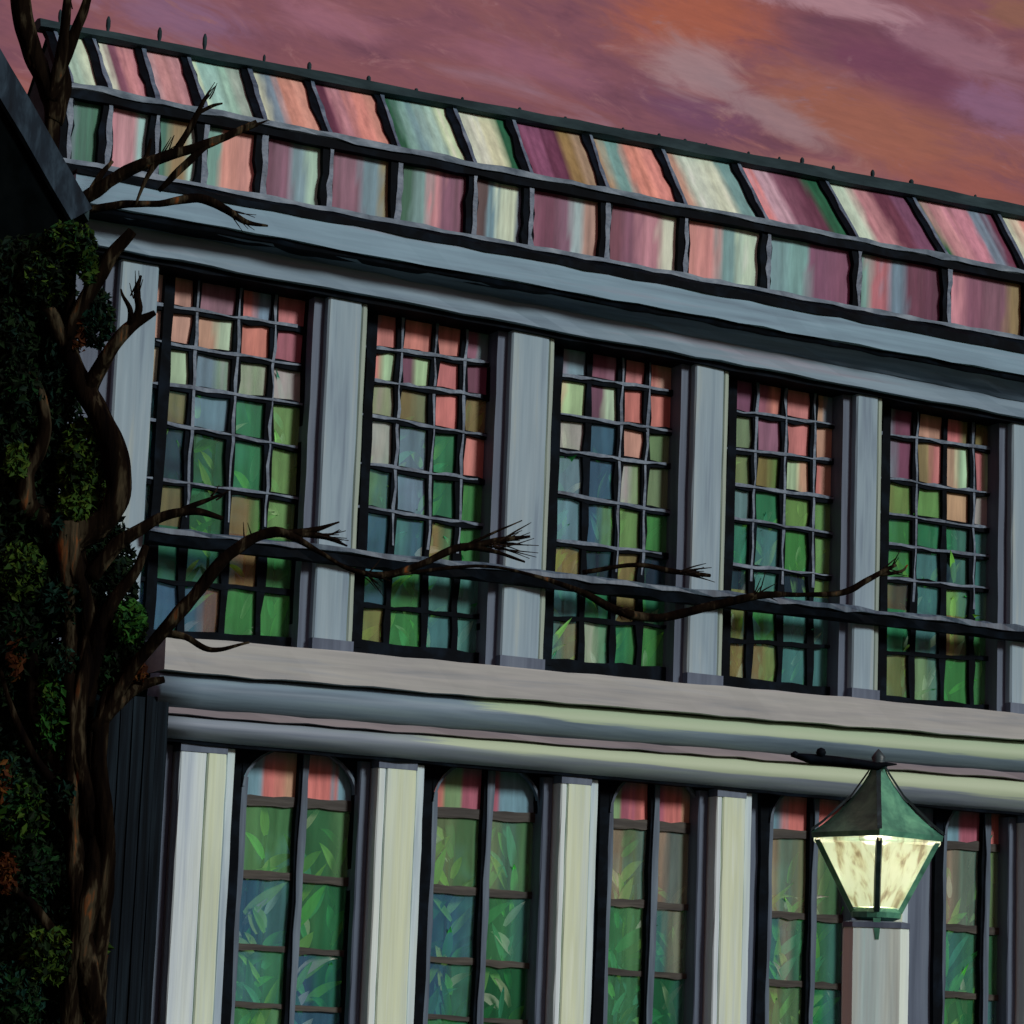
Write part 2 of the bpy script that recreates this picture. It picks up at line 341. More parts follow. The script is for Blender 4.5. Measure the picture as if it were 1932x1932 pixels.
bt = [(at(b[0], b[1], YE).x*.6+bx[i]*.4, at(b[2], b[3], RY).x*.6+bx[i]*.4) for i, b in enumerate(bars)]   # foot and head of each rafter
step_ = bt[-1][0]-bt[-2][0]
x0a = at(128, 165, YE).x
bt = [(x0a, x0a)] + bt + [(bt[-1][0]+step_, bt[-1][1]+step_), (bt[-1][0]+2*step_, bt[-1][1]+2*step_)]
XA0, XA1 = bt[0][0], bt[-1][0]
# sunset sky reflections and plant greens painted into the roof and attic panes
K = dict(A=(138, 172, 162), C=(186, 198, 168), P=(178, 120, 128), S=(194, 124, 114), L=(98, 48, 68), V=(120, 72, 96), T=(104, 142, 142), G=(34, 92, 62), B=(100, 128, 142),
         O=(134, 108, 70), t=(160, 124, 106), l=(178, 142, 152), g=(48, 108, 88), r=(172, 96, 104), s=(96, 108, 122), o=(132, 122, 80), n=(78, 54, 56), m=(140, 160, 142))
roofp = ['AC', 'CVPP', 'lPP', 'CAAm', 'CBSS', 'LPSS', 'GTTAC', 'CCCG', 'LVLOt', 'tTSS', 'tCCT', 'SlVLG', 'CPLV', 'GPPBL', 'CSt', 'PTC', 'GPA']
attp = ['sgg', 'PPA', 'gOA', 'TSS', 'LVTA', 'LVBo', 'GTPVL', 'nBCCs', 'VLVAt', 'LVPC', 'SSTC', 'TTVV', 'TrBLL', 'PVVO', 'TVTG', 'PSV', 'CAL']
def striped(mb, P, cols, sub=5, rag=.018, thick=.012, N=None, t0=0):
    """pane between four corners P (bl, br, tr, tl): strips of painted-in sky reflection and plant colour with uneven edges, solid behind"""
    bl, br, tr, tl = P; n = len(cols)
    random.seed(int(abs(bl.x*1000)+abs(bl.z*777)) & 0xffff)
    wts = [random.uniform(.65, 1.35) for _ in cols]; tot = sum(wts); cut = [0]
    for q in wts: cut.append(cut[-1]+q/tot)
    cl = []
    for c in cols:
        q = alb(K[c]); gv = sum(q)/3; cl.append(tuple((v*.86+gv*.14)*random.uniform(.88, 1.06) for v in q))
    m = 4*n+3; grid = []                       # many narrow pulls of colour, run into one another
    for i in range(m+1):
        uu = i/m; base_ = uu+jit(.25/m); drift = jit(.06); row = []
        amp = random.uniform(.82, 1.2)
        for j in range(sub+1):
            u2 = base_+drift*j/sub+jit(.012)
            k = max(0, min(n-1, next((k for k in range(n) if u2 < cut[k+1]), n-1)))
            c = cl[k]; soft = .14/n
            if k+1 < n and cut[k+1]-u2 < soft: c = tuple(a*.6+b*.4 for a, b in zip(c, cl[k+1]))
            if k > 0 and u2-cut[k] < soft: c = tuple(a*.6+b*.4 for a, b in zip(c, cl[k-1]))
            a2 = amp*random.uniform(.93, 1.07)*(1-.12*(j == 0))
            row.append((Vector(bl.lerp(br, uu).lerp(tl.lerp(tr, uu), j/sub)), tuple(min(.95, v*a2) for v in c)))
        grid.append(row)
    for i in range(m):
        for j in range(sub):
            q4 = (grid[i][j], grid[i+1][j], grid[i+1][j+1], grid[i][j+1])
            mb.add([p.copy() for p, _ in q4], [(0, 1, 2, 3)], 0, [c for _, c in q4])
    N = N if N else Vector((0, 1, 0))
    V = [p.copy() for p in P]+[p+N*thick for p in P]
    mb.add(V, [(0, 4, 5, 1), (1, 5, 6, 2), (2, 6, 7, 3), (3, 7, 4, 0), (4, 7, 6, 5)], 0, alb(K[cols[0]]))
slope_n = Vector((0, (RIDGE(0)-E0(0)), -(RY-YE))).normalized()
for i in range(len(bt)-1):
    (a0, a1), (b0, b1) = bt[i], bt[i+1]
    P = [Vector((a0, YE, E0(a0))), Vector((b0, YE, E0(b0))), Vector((b1, RY, RIDGE(b1))), Vector((a1, RY, RIDGE(a1)))]
    mb = MB(); striped(mb, P, roofp[i % len(roofp)], N=slope_n); mb.make('roof_pane', 'glass_painted_sky', con)
    P = [Vector((a0, YE+.03, U0(a0))), Vector((b0, YE+.03, U0(b0))), Vector((b0, YE+.03, E0(b0))), Vector((a0, YE+.03, E0(a0)))]
    mb = MB(); striped(mb, P, attp[i % len(attp)]); mb.make('attic_pane', 'glass_painted_sky', con)
random.seed(11)
ev = Vector((0, RY-YE, RIDGE(0)-E0(0))).normalized(); en = -slope_n
for i, (a0, a1) in enumerate(bt):           # rafters: black bar with a grey capping, standing on the slope
    seg = 6; mb = MB()
    for (hw, lift0, lift1, dx, m) in ((.060, -.03, .035, -.006, 0), (.022, .035, .05, .036, 1)):
        rings = []
        for j in range(seg+1):
            t = j/seg; p = Vector((a0, YE, E0(a0))).lerp(Vector((a1, RY, RIDGE(a1))), t) + X*(dx+jit(.009)); h = hw*(1+jit(.35))
            rings += [p-X*h+en*lift1, p+X*h+en*lift1, p+X*h+en*lift0, p-X*h+en*lift0]
        F = [(j*4+k, j*4+(k+1) % 4, j*4+4+(k+1) % 4, j*4+4+k) for j in range(seg) for k in range(4)] + [(3, 2, 1, 0), tuple(seg*4+k for k in range(4))]
        mb.add(rings, F, m)
    mb.make('rafter', ['iron_black', 'iron_grey'], con)
    mb = MB()
    mb.bar(Vector((a0, 0, U0(a0))), Vector((a0, 0, E0(a0))), X, .066, YE-.04, YE+.06, 6, .009, .25, 0)
    mb.bar(Vector((a0+.03, 0, U0(a0)+.02)), Vector((a0+.03, 0, E0(a0)-.03)), X, .028, YE-.052, YE-.04, 6, .012, .45, 1)  # grey strip painting the highlight on the post
    mb.make('attic_post', ['iron_black', 'iron_grey'], con)
course('eave_rail', [(off(E0, .05), YE+.05), (off(E0, .055), YE-.06), (off(E0, -.095), YE-.07), (off(E0, -.10), YE+.08)], XA0-.1, XA1, 'iron_black', con, .3, .012)
course('eave_capping', [(off(E0, .06), YE-.02), (off(E0, .055), YE-.085), (off(E0, -.005), YE-.085), (off(E0, -.01), YE-.05)], XA0-.1, XA1, 'capping_grey', con, .22, .016)
course('attic_sill', [(off(U0, .03), YE+.1), (off(U0, .02), YE-.07), (off(U0, -.03), YE-.08), (off(U0, -.03), YE+.1)], XA0-.1, XA1, 'capping_grey', con, .22, .012)
course('attic_base', [(off(U0, -.02), YE+.1), (off(U0, -.02), YE-.05), (off(U1, -.02), -.30), (off(U1, -.02), YE+.1)], XA0-.1, XA1, 'iron_black', con, .3, .008)
rx0 = at(70, 40, RY).x
course('ridge_beam', [(RIDGE, RY+.12), (off(RIDGE, -.03), RY-.06), (RIDGE, RY-.12), (RTOP, RY-.10), (off(RTOP, .02), RY), (RTOP, RY+.12)], rx0, XA1, 'ridge_iron', con, .4, .012)
for (px, py, hgt, wd) in [(113, 36, 26, 5), (203, 66, 30, 6), (300, 85, 28, 6), (385, 102, 32, 6), (498, 120, 16, 4), (583, 136, 18, 6), (695, 160, 14, 6), (785, 180, 8, 5), (872, 196, 8, 4), (980, 218, 9, 5),
                          (1066, 236, 8, 5), (1175, 257, 8, 4), (1243, 270, 10, 5), (1292, 280, 9, 5), (1332, 288, 8, 4), (1412, 302, 8, 4), (1470, 313, 9, 4), (1513, 322, 16, 6), (1572, 335, 12, 5), (1646, 348, 18, 6), (1719, 363, 14, 7), (1840, 384, 8, 4)]:
    p = at(px, py, RY); sc = 33/FPX; h = hgt*sc*1.15; r_ = wd*sc*.75
    prof = [(r_*.9, -.05), (r_*.8, 0), (r_*.55, h*.15), (r_, h*.45), (r_*.95, h*.75), (r_*.45, h*.95), (.001, h)]
    V = []; F = []; n = 8
    for rr, zz in prof: V += [Vector((p.x+rr*math.cos(2*math.pi*k/n), RY+rr*math.sin(2*math.pi*k/n), RTOP(p.x)+zz)) for k in range(n)]
    for j in range(len(prof)-1):
        for k in range(n): F.append((j*n+k, j*n+(k+1) % n, j*n+n+(k+1) % n, j*n+n+k))
    obj('finial', V, F, 'ridge_iron', con, smooth=True)
# rear slope, end gable, rear wall and core of the building
mb = MB(); BY = 2*RY-YE+.2
zr, ze = RIDGE, E0
mb.add([Vector((XA0, RY+.1, zr(XA0))), Vector((XA1, RY+.1, zr(XA1))), Vector((XA1, BY, ze(XA1))), Vector((XA0, BY, ze(XA0)))], [(0, 3, 2, 1)])
mb.add([Vector((XA0+.02, YE+.06, ze(XA0))), Vector((XA0+.02, RY, zr(XA0))), Vector((XA0+.02, BY, ze(XA0))), Vector((XA0+.02, BY, U0(XA0)-.4)), Vector((XA0+.02, YE+.06, U0(XA0)-.4))], [(0, 1, 2, 3, 4)])
mb.make('rear_roof', 'ridge_iron', con)
mb = MB(); mb.box(XL, XR, BY, BY+.3, 0, 10.2); mb.box(XL-.05, XL+.25, .3, BY, 0, 9.4); mb.box(XR-.3, XR, .3, BY, 0, 10); mb.make('rear_wall', 'wall_slate', con)
mb = MB(); mb.box(XL+.3, XR-.35, .72, .82, 0, 9.6); mb.make('inner_wall', 'interior', con)
mb = MB(); mb.box(XL+.3, XR-.35, .42, .71, L0(0)-.3, L0(0)-.12); mb.make('upper_floor', 'interior', con)

# ------------------------------------------------------------------ upper storey
def hx(px, py, Y): return at(px, py, Y).x
WIN = [  # left px, right px, mid y, bar px, rows (y at left edge, y at right edge)
 (300, 568, 800, (357, 436, 505), [(505, 548), (580, 624), (650, 695), (728, 766), (799, 852), (908, 945), (990, 1022), (1097, 1120), (1197, 1210)]),
 (686, 918, 860, (743, 810, 866), [(576, 614), (656, 689), (718, 752), (786, 826), (879, 912), (961, 996), (1042, 1070), (1143, 1165), (1217, 1240)]),
 (1040, 1270, 900, (1103, 1163, 1213), [(636, 670), (709, 742), (784, 818), (852, 882), (932, 972), (1022, 1052), (1084, 1110), (1165, 1184), (1250, 1268)]),
 (1372, 1578, 930, (1418, 1474, 1530), [(700, 732), (777, 806), (850, 874), (916, 946), (980, 1012), (1068, 1091), (1110, 1131), (1208, 1223), (1284, 1306)]),
 (1664, 1882, 980, (1722, 1778, 1831), [(756, 782), (821, 852), (905, 938), (971, 1003), (1029, 1056), (1092, 1116), (1146, 1172), (1230, 1246), (1318, 1340)])]
KU = dict(S=(182, 102, 98), P=(150, 82, 98), K=(106, 56, 82), t=(172, 130, 106), V=(134, 82, 104), G=(56, 124, 66), D=(30, 88, 54), E=(38, 116, 80), T=(66, 120, 118), N=(52, 92, 116), B=(102, 132, 146),
          O=(126, 110, 68), M=(150, 178, 140), L=(104, 148, 82), X=(22, 46, 62), b=(120, 80, 44), m=(112, 136, 98), W=(176, 198, 164))
PAN = [
 ['t V SB S', 't tM S P', 'tM BM M W', 'XO B E L', 'X D E L', 'XO D OG L', 'XE D bO G', 'N Nb G G'],
 ['BS S S VB', 'SM KM S K', 'OM Om S O', 'MW B E S', 'LN B E G', 'N TN OE G', 'N G T T', 'LO G T T'],
 ['VB KV S St', 'SM KM S S', 'W N t m', 'B N WL m', 'B NL L G', 'O X O X', 'T E O E', 'TO ME EG G'],
 ['K PS S tB', 'm V S t', 'Om OL Mt St', 'TB E L L', 'TE T G L', 'X T X L', 'GO G T T', 'O OL T TE'],
 ['BK t SO O', 'BK OS tM SM', 'OL L t W', 'G E ET T', 'G T XT T', 'OX T LT TL', 'E T OD G', 'GO mT G G']]
OPAQ = {'glass_painted_sky': 1.0, 'glass_tinted': .34, 'glass_clear': .3}
K2 = dict(KU)
def pane(name, mat, P, cols, parent, pal, gain=1.0):
    global K
    old = K; K = pal
    mb = MB(); striped(mb, P, cols, sub=3, rag=.05, thick=.008)
    gn = lambda t: tuple(min(.95, v*gain) for v in t)
    if gain != 1: mb.T = [[gn(c) for c in t] if isinstance(t, list) else gn(t) for t in mb.T]
    K = old
    return mb.make(name, mat, parent)
ORD = ['first', 'second', 'third', 'fourth', 'fifth']
pil = []                                    # (x left, x right) of the upper pilasters
edges = [(217, 290, 700), (607, 683, 860), (957, 1040, 900), (1306, 1372, 950), (1613, 1664, 1000), (1909, 2010, 1050)]
for (a, b, y) in edges: pil.append((hx(a, y, YP), hx(b, y, YP)))
SILL = off(L0, .02)
upper_plants = []
for wi, (xl, xr, ym, bpx, rows) in enumerate(WIN):
    win = tag(empty('upper_window'), None); win.parent = con
    win['label'] = f'{ORD[wi]} tall upper window from the left, many small pink and green panes'
    x0, x1 = hx(xl, ym, YG), hx(xr, ym, YG)
    xs = [x0] + [hx(b, ym, YG) for b in bpx] + [x1]
    xs0 = pil[wi][1]-.03                       # the opening runs on behind the pilaster edge
    zl = []
    for (ya, yb) in rows:
        pa, pb = at(xl, ya, YG), at(xr, yb, YG)
        zl.append((lambda pa, pb: lambda x: pa.z+(pb.z-pa.z)*(x-pa.x)/(pb.x-pa.x))(pa, pb))
    for ri in range(8):
        cc = PAN[wi][ri].split()
        for ci in range(4):
            a = xs[ci] if ci else xs0; b = xs[ci+1]
            P = [Vector((a, YG, zl[ri+1](a))), Vector((b, YG, zl[ri+1](b))), Vector((b, YG, zl[ri](b))), Vector((a, YG, zl[ri](a)))]
            cl = cc[ci]
            if any(k in 'SPKtV' for k in cl): pane('pane', 'glass_painted_sky', P, cl, win, KU)  # pinks are the reflected sky, painted into the pane
            else: pane('pane', 'glass_tinted', P, cl, win, KU, 1.55)
    random.seed(100+wi)
    zt, zb = zl[0], zl[-1]
    for ci in range(1, 4):                      # glazing bars, their highlight painted on as a thin grey strip
        mb = MB(); x = xs[ci]
        sl = jit(.012)
        mb.bar(Vector((x+sl, 0, zt(x)+.02)), Vector((x-sl, 0, zb(x)-.02)), X, .041, YG-.045, YG+.02, 14, .012, .38, 0)
        if random.random() < .8:
            mb.bar(Vector((x+.006+sl, 0, zt(x)-.03)), Vector((x+.006-sl, 0, zl[6](x)+.1)), X, .013, YG-.056, YG-.045, 12, .014, .55, 1)
        mb.make('glazing_bar', ['iron_black', 'iron_grey'], win)
    for ri in range(1, 8):
        if ri == 6: continue
        mb = MB(); a, b = Vector((xs0, 0, zl[ri](xs0))), Vector((x1+.02, 0, zl[ri](x1)))
        mb.bar(a, b, Z, .032 if ri < 6 else .024, YG-.05, YG+.018, 11, .012, .4, 0)
        if ri < 6:
            e = .1*random.random(); up_ = Z*(.014+jit(.004))
            mb.bar(a.lerp(b, e)+up_, a.lerp(b, 1-.1*random.random())+up_, Z, .014, YG-.066, YG-.05, 11, .011, .6, 1)
        mb.make('glazing_bar', ['iron_black', 'iron_grey'], win)
    mb = MB()                                   # iron frame
    mb.bar(Vector((x0-.01, 0, zb(x0)-.04)), Vector((x0+.0, 0, zt(x0)+.04)), X, .055, YG-.075, YG+.03, 10, .008, .15)
    mb.bar(Vector((x1+.035, 0, zb(x1)-.04)), Vector((x1+.035, 0, zt(x1)+.04)), X, .065, YG-.075, YG+.03, 10, .008, .15)
    mb.bar(Vector((xs0, 0, zt(xs0)+.03)), Vector((x1+.06, 0, zt(x1)+.03)), Z, .055, YG-.07, YG+.03, 8, .006, .15)
    mb.bar(Vector((xs0, 0, zb(xs0)-.04)), Vector((x1+.06, 0, zb(x1)-.04)), Z, .075, YG-.07, YG+.03, 8, .006, .15)
    mb.make('window_frame', 'iron_black', win)
    upper_plants.append((wi, xs0, x1, zb(x0), zl[2](x0)))
for i, (a, b) in enumerate(pil):                # pilasters with a pale trim along the right edge
    zt = lambda x: U4(x)-.0
    mb = MB(); n = 10; y0, y1 = YP, YG+.12
    tr = .075 if i not in (0, 5) else .0
    for (xa, xb, ya, m) in ((a, b-tr, y0, 0),) + (((b-tr+.006, b, y0+.02, 1),) if tr else ()):
        V = []; F = []
        for j in range(n+1):
            z0 = L0(a)-.05; z = z0+(zt(a)+.03-z0)*j/n; c = .018
            q = [(xa, y1), (xa+jit(.004), ya+c), (xa+c+jit(.003), ya), (xb-c+jit(.003), ya), (xb+jit(.004), ya+c), (xb, y1)]
            V += [Vector((x, y, z)) for x, y in q]
        for j in range(n):
            for k in range(5): F.append((j*6+k, j*6+k+1, j*6+7+k, j*6+6+k))
        mb.add(V, F, m)
    p = mb.make('pilaster', ['pilaster_paint', 'pilaster_trim'], con)
    mb = MB(); mb.bar(Vector((a-.062, 0, L0(a)-.05)), Vector((a-.062, 0, zt(a)+.01)), X, .06, YP+.10, YG+.1, 10, .003, .06); mb.make('pilaster_shade', 'wall_slate', p)  # slate strip stands in for the pilaster's shaded left side
    mb = MB(); mb.box(a-.004, b+.004, YP-.006, YG, L0(a)-.02, L0(a)+.17); mb.make('pilaster_foot', 'wall_slate', p)
mb = MB(); a = pil[0][0]; mb.box(XL+.02, a-.02, .02, .35, L0(a)-2.4, U4(a)+.05); mb.make('end_wall', 'wall_slate', con)
mb = MB(); a = pil[5][1]; mb.box(a+.01, XR-.02, .02, .35, 0, U4(a)+.1); mb.make('far_wall', 'wall_slate', con)
# rail that crosses the whole upper storey
TR = zline([(296, 998), (544, 1030), (1039, 1084), (1567, 1146), (1873, 1180)], -.28)
xt0 = hx(284, 1000, -.28)
course('transom_rail', [(off(TR, .04), -.14), (off(TR, .04), -.24), (off(TR, .026), -.28), (off(TR, -.02), -.28), (off(TR, -.035), -.14)], xt0, XR, 'sash_slate', con, .22, .02)
course('transom_shadow_bar', [(off(TR, -.018), -.13), (off(TR, -.024), -.262), (off(TR, -.125), -.24), (off(TR, -.13), -.13)], xt0, XR, 'iron_black', con, .2, .022)  # black bar standing in for the shadow under the rail
for i, (a, b) in enumerate(pil):
    mb = MB(); mb.box(a+.06, a+.10, -.2, YP+.02, TR(a)-.09, TR(a)+.02); mb.make('rail_bracket', 'iron_black', con)

# ------------------------------------------------------------------ lower storey
COL = [(328, 416, 1650), (704, 776, 1690), (1052, 1108, 1700), (1348, 1402, 1710), (1640, 1702, 1750), (1935, 1990, 1770)]
LW = [(446, 656, 552, 1418, 1492), (808, 1006, 905, 1440, 1520), (1143, 1312, 1222, 1462, 1540), (1446, 1602, 1524, 1490, 1558), (1776, 1940, 1850, 1512, 1582)]  # l, r, mullion, apex y, springing y
BARS = [zline([(449, 1508), (814, 1530), (1294, 1562), (1928, 1603)], YG), zline([(442, 1649), (814, 1674), (1294, 1712), (1932, 1762)], YG),
        zline([(435, 1782), (814, 1815), (1277, 1838), (1598, 1863), (1929, 1886)], YG), zline([(442, 1889), (814, 1924), (1294, 1950), (1900, 1990)], YG)]
LSILL = lambda x: .75
for i, (a, b, y) in enumerate(COL):
    xa, xb = hx(a, y, YC), hx(b, y, YC); w_ = xb-xa; zt = L3(xa)-.02
    col_ = tag(empty('column')); col_.parent = con
    n = 14; tw = .10 if i else .09
    def slab(nm, u0, u1, y0, mat, ch=.012):
        V = []; F = []
        for j in range(n+1):
            z = .35+(zt-.02-.35)*j/n
            V += [Vector((x, y, z)) for x, y in ((u0, YG+.05), (u0+jit(.004), y0+ch), (u0+ch+jit(.004), y0), (u1-ch+jit(.004), y0), (u1+jit(.004), y0+ch), (u1, YG+.05))]
        for j in range(n):
            for k in range(5): F.append((j*6+k, j*6+k+1, j*6+7+k, j*6+6+k))
        return obj(nm, V, F, mat, col_)
    cut_ = xa+w_*(.58 if i == 0 else .2)
    slab('shaft', xa, cut_-.003, YC, 'column_lilac')
    slab('stile', cut_+.003, xb, YC-.008, 'column_paint')
    slab('edge_strip', xb+.022, xb+.022+tw, YC+.05, 'column_trim')
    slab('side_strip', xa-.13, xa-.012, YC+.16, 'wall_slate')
    mb = MB(); mb.box(xa-.004, xb+.004, YC-.012, YG, zt-.085, zt); mb.make('shade_band', 'wall_slate', col_)  # slate band painting the entablature's shadow across the column top
    mb = MB(); mb.box(xa-.12, xb+tw+.04, YC-.08, YG, 0, .28); mb.box(xa-.08, xb+tw, YC-.04, YG, .282, .37); mb.make('base', 'column_paint', col_)
cx = [(hx(a, y, YC), hx(b, y, YC)) for a, b, y in COL]
for wi, (l, r, mu, ya, ys) in enumerate(LW):
    xa, xb = hx(l, 1700, YG), hx(r, 1700, YG)
    for (u0, u1) in ((cx[wi][0]+.02, xa-.10), (xb+.08, cx[wi+1][0]+.05)):
        if u1-u0 > .02: mb = MB(); mb.bar(Vector(((u0+u1)/2, 0, .02)), Vector(((u0+u1)/2, 0, L3(u0)+.05)), X, (u1-u0)/2, YG-.03, YG+.12, 8, .002, .01); mb.make('jamb_wall', 'wall_slate', con)
KL = dict(KU); KL.update(g=(98, 148, 92), h=(62, 120, 78), q=(112, 126, 92), u=(112, 122, 88), c=(152, 134, 112), d=(30, 96, 60))
FAN = [('BSt', 'SSB'), ('SmP', 'PBB'), ('mPS', 'PSt'), ('BS', 'SS'), ('BP', 'SSP')]  # fanlight colours: sky reflection painted into the glass
LPN = [['gh hg', 'NT hE', 'Th NE', 'hg N', 'h NE'], ['qh mTh', 'NT hT', 'Nh d', 'hE h', 'h d'], ['chT cTq', 'hg Tch', 'h dT', 'h d', 'h d'], ['cTq qhN', 'Tch hT', 'uh ET', 'h N', 'h N'], ['cT mTh', 'Th hN', 'hd Td', 'hq N', 'h N']]
low_plants = []
for wi, (l, r, mu, ya, ys) in enumerate(LW):
    win = empty('arched_window'); win.parent = con
    win['label'] = f'{ORD[wi]} arched lower window from the left, pink fanlight over green panes'
    xa, xb, xm = hx(l, 1700, YG), hx(r, 1700, YG), hx(mu, 1700, YG)
    xo = xa-.05
    zs = at(mu, ys, YG).z; zap = at(mu, ya, YG).z+.05; hw = (xb-xo)/2; xc = (xb+xo)/2
    def arch(x): return zs+(zap-zs)*math.sqrt(max(0, 1-((x-xc)/hw)**2))
    n = 16; V = []; F = []                       # spandrel with curved reveal
    for k in range(n+1):
        x = xc-(hw+.002)*math.cos(math.pi*k/n); z = arch(x); zt = L3(x)+.12
        V += [Vector((x, YG-.10, zt)), Vector((x, YG-.10, z)), Vector((x, YG+.05, z))]
    for k in range(n): F += [(k*3, k*3+1, k*3+4, k*3+3), (k*3+1, k*3+2, k*3+5, k*3+4)]
    obj('spandrel', V, F, 'iron_black', win)
    V = []; F = []                               # slate arch bead
    for k in range(n+1):
        t = math.pi*k/n
        for (f, y) in ((1.0, YG-.115), (.955, YG-.115), (.955, YG-.05)):
            x = xc-hw*f*math.cos(t); V.append(Vector((x, y, zs+(zap-zs)*f*math.sin(t)+jit(.004))))
    for k in range(n): F += [(k*3, k*3+1, k*3+4, k*3+3), (k*3+1, k*3+2, k*3+5, k*3+4)]
    obj('arch_bead', V, F, 'sash_slate', win)
    for side in (0, 1):
        a, b = (xo, xm) if side == 0 else (xm, xb)
        cols = FAN[wi][side]; m = 16; mb = MB(); random.seed(300+wi*2+side)
        cl_ = [alb(KL[c]) for c in cols]; cv = []
        for k in range(m+1):
            t = k/m*len(cols)-.5+jit(.3); i0 = max(0, min(len(cols)-1, int(t//1))); i1 = min(len(cols)-1, i0+1); f_ = max(0, min(1, (t-i0-.35)/.3)); g_ = random.uniform(.84, 1.14)
            cv.append(tuple((p*(1-f_)+q*f_)*g_ for p, q in zip(cl_[i0], cl_[i1])))
        rim = alb(KL['B'])
        for k in range(m):
            p, q = a+(b-a)*k/m, a+(b-a)*(k+1)/m
            zb0, zb1 = BARS[0](p), BARS[0](q); za0, za1 = max(arch(p), zb0+.005), max(arch(q), zb1+.005)
            lv = [0, .3, .62, 1]
            for l0, l1 in zip(lv, lv[1:]):
                V = [Vector((p, YG, zb0+(za0-zb0)*l0)), Vector((q, YG, zb1+(za1-zb1)*l0)), Vector((q, YG, zb1+(za1-zb1)*l1)), Vector((p, YG, zb0+(za0-zb0)*l1))]
                e0, e1 = (.55 if l0 == 1 else 0), (.6 if l1 == 1 else 0)
                mxc = lambda c, e: tuple(u_*(1-e)+w_*e for u_, w_ in zip(c, rim))
                mb.add(V, [(0, 1, 2, 3)], 0, [mxc(cv[k], e0), mxc(cv[k+1], e0), mxc(cv[k+1], e1), mxc(cv[k], e1)])
            mb.add([Vector((p, YG+.008, zb0)), Vector((q, YG+.008, zb1)), Vector((q, YG+.008, za1)), Vector((p, YG+.008, za0))], [(3, 2, 1, 0)], 0, cv[k])
        mb.make('fanlight_pane', 'glass_painted_sky', win)
        ends = BARS+[LSILL]
        for ri in range(4):
            P = [Vector((a, YG, ends[ri+1](a))), Vector((b, YG, ends[ri+1](b))), Vector((b, YG, ends[ri](b))), Vector((a, YG, ends[ri](a)))]
            pane('pane', 'glass_clear', P, LPN[wi][ri].split()[side], win, KL, 1.45)
    random.seed(200+wi)
    for ri in range(4):
        mb = MB(); z0, z1 = BARS[ri](xo), BARS[ri](xb)
        mb.bar(Vector((xo, 0, z0)), Vector((xb, 0, z1)), Z, (.05, .04, .034, .026)[ri], YG-.03, YG+.02, 10, .007, .2); mb.make('glazing_bar', 'sash_brown', win)
    mb = MB(); zm = arch(xm)+.03
    mb.bar(Vector((xm-.02, 0, .7)), Vector((xm+.02, 0, zm)), X, .052, YG-.075, YG+.03, 14, .006, .15, 0)
    mb.bar(Vector((xm-.0, 0, .7)), Vector((xm+.035, 0, zm-.05)), X, .034, YG-.095, YG-.075, 12, .007, .3, 1)
    mb.make('mullion', ['iron_black', 'sash_slate'], win)
    mb = MB()
    mb.bar(Vector((xa-.02, 0, .7)), Vector((xa, 0, zs+.1)), X, .034, YG-.06, YG+.03, 10, .006, .15, 1)
    mb.bar(Vector((xb+.05, 0, .7)), Vector((xb+.05, 0, L3(xb))), X, .075, YG-.08, YG+.03, 12, .008, .15, 0)
    mb.bar(Vector((xa-.10, 0, .7)), Vector((xa-.10, 0, L3(xa))), X, .06, YG-.09, YG+.03, 10, .007, .15, 0)
    mb.make('window_frame', ['iron_black', 'sash_slate'], win)
    mb = MB(); mb.box(xo-.05, xb+.1, YG-.16, YG+.06, .62, .75); mb.make('sill', 'ledge_taupe', win)
    mb = MB(); mb.box(xo-.02, xb+.09, YG-.05, YG+.1, .02, .62); mb.make('apron', 'wall_slate', win)
    low_plants.append((wi, xa, xm, xb, BARS[0](xm)))

# ------------------------------------------------------------------ plants behind the glass
def leaf_blade(mb, p, d, L, w, col, droop=.25, seg=6):
    d = d.normalized(); side = d.cross(Vector((0, -1, .25))).normalized(); V = []; F = []
    for i in range(seg+1):
        t = i/seg; wd = w*math.sin(math.pi*(.08+.92*t)**.75)*(1 if t < 1 else 0)
        c = p + d*L*t + Vector((0, -.04*t, -droop*L*t*t))
        V += [c-side*wd, c+Vector((0, .012, -.006)), c+side*wd]
    for i in range(seg): F += [(i*3, i*3+1, i*3+4, i*3+3), (i*3+1, i*3+2, i*3+5, i*3+4)]
    mb.add(V, F, 0, col)
GREENS = [(70, 150, 60), (40, 116, 58), (118, 176, 84), (30, 92, 44), (96, 150, 52), (150, 196, 140), (58, 132, 96)]
def plant(name, label, x0, x1, zb, zt, yb, nst, nlv, size, group=None, hue=None):
    root = thing(name, label, 'plant', group); mbl, mbs = MB(), MB()
    pal = hue or GREENS
    for s_ in range(nst):
        x = x0+(x1-x0)*(s_+.5)/nst+jit(.06); y = yb+jit(.05); top = zb+(zt-zb)*random.uniform(.7, 1.0); bend = jit(.12)
        mbs.bar(Vector((x, 0, zb)), Vector((x+bend, 0, top)), X, .012, y, y+.02, 5, .01, .2)
        for k in range(nlv):
            t = (k+random.random())/nlv; p = Vector((x+bend*t, y-.01, zb+(top-zb)*t)); sgn = random.choice((-1, 1))
            d = Vector((sgn*random.uniform(.12, .75), random.uniform(-.3, -.02), random.uniform(.5, 1.2)))
            c = tuple(min(.9, v*random.uniform(.8, 1.25)*1.5) for v in alb(random.choice(pal)))
            leaf_blade(mbl, p, d, size*random.uniform(.6, 1.3), size*.105*random.uniform(.6, 1.25), c, random.uniform(.05, .45))
    mbs.make('stem', 'twig_bark', root); mbl.make('foliage', 'leaf', root)
random.seed(31)
for (wi, x0, x1, zb, zt) in upper_plants:
    plant('climbing_plant', f'leafy green plant behind the small panes of the {ORD[wi]} upper window from the left', x0+.1, x1-.05, L0(x0)-.1, zt, YG+.16, 5, 15, .42, 'plants behind the upper windows')
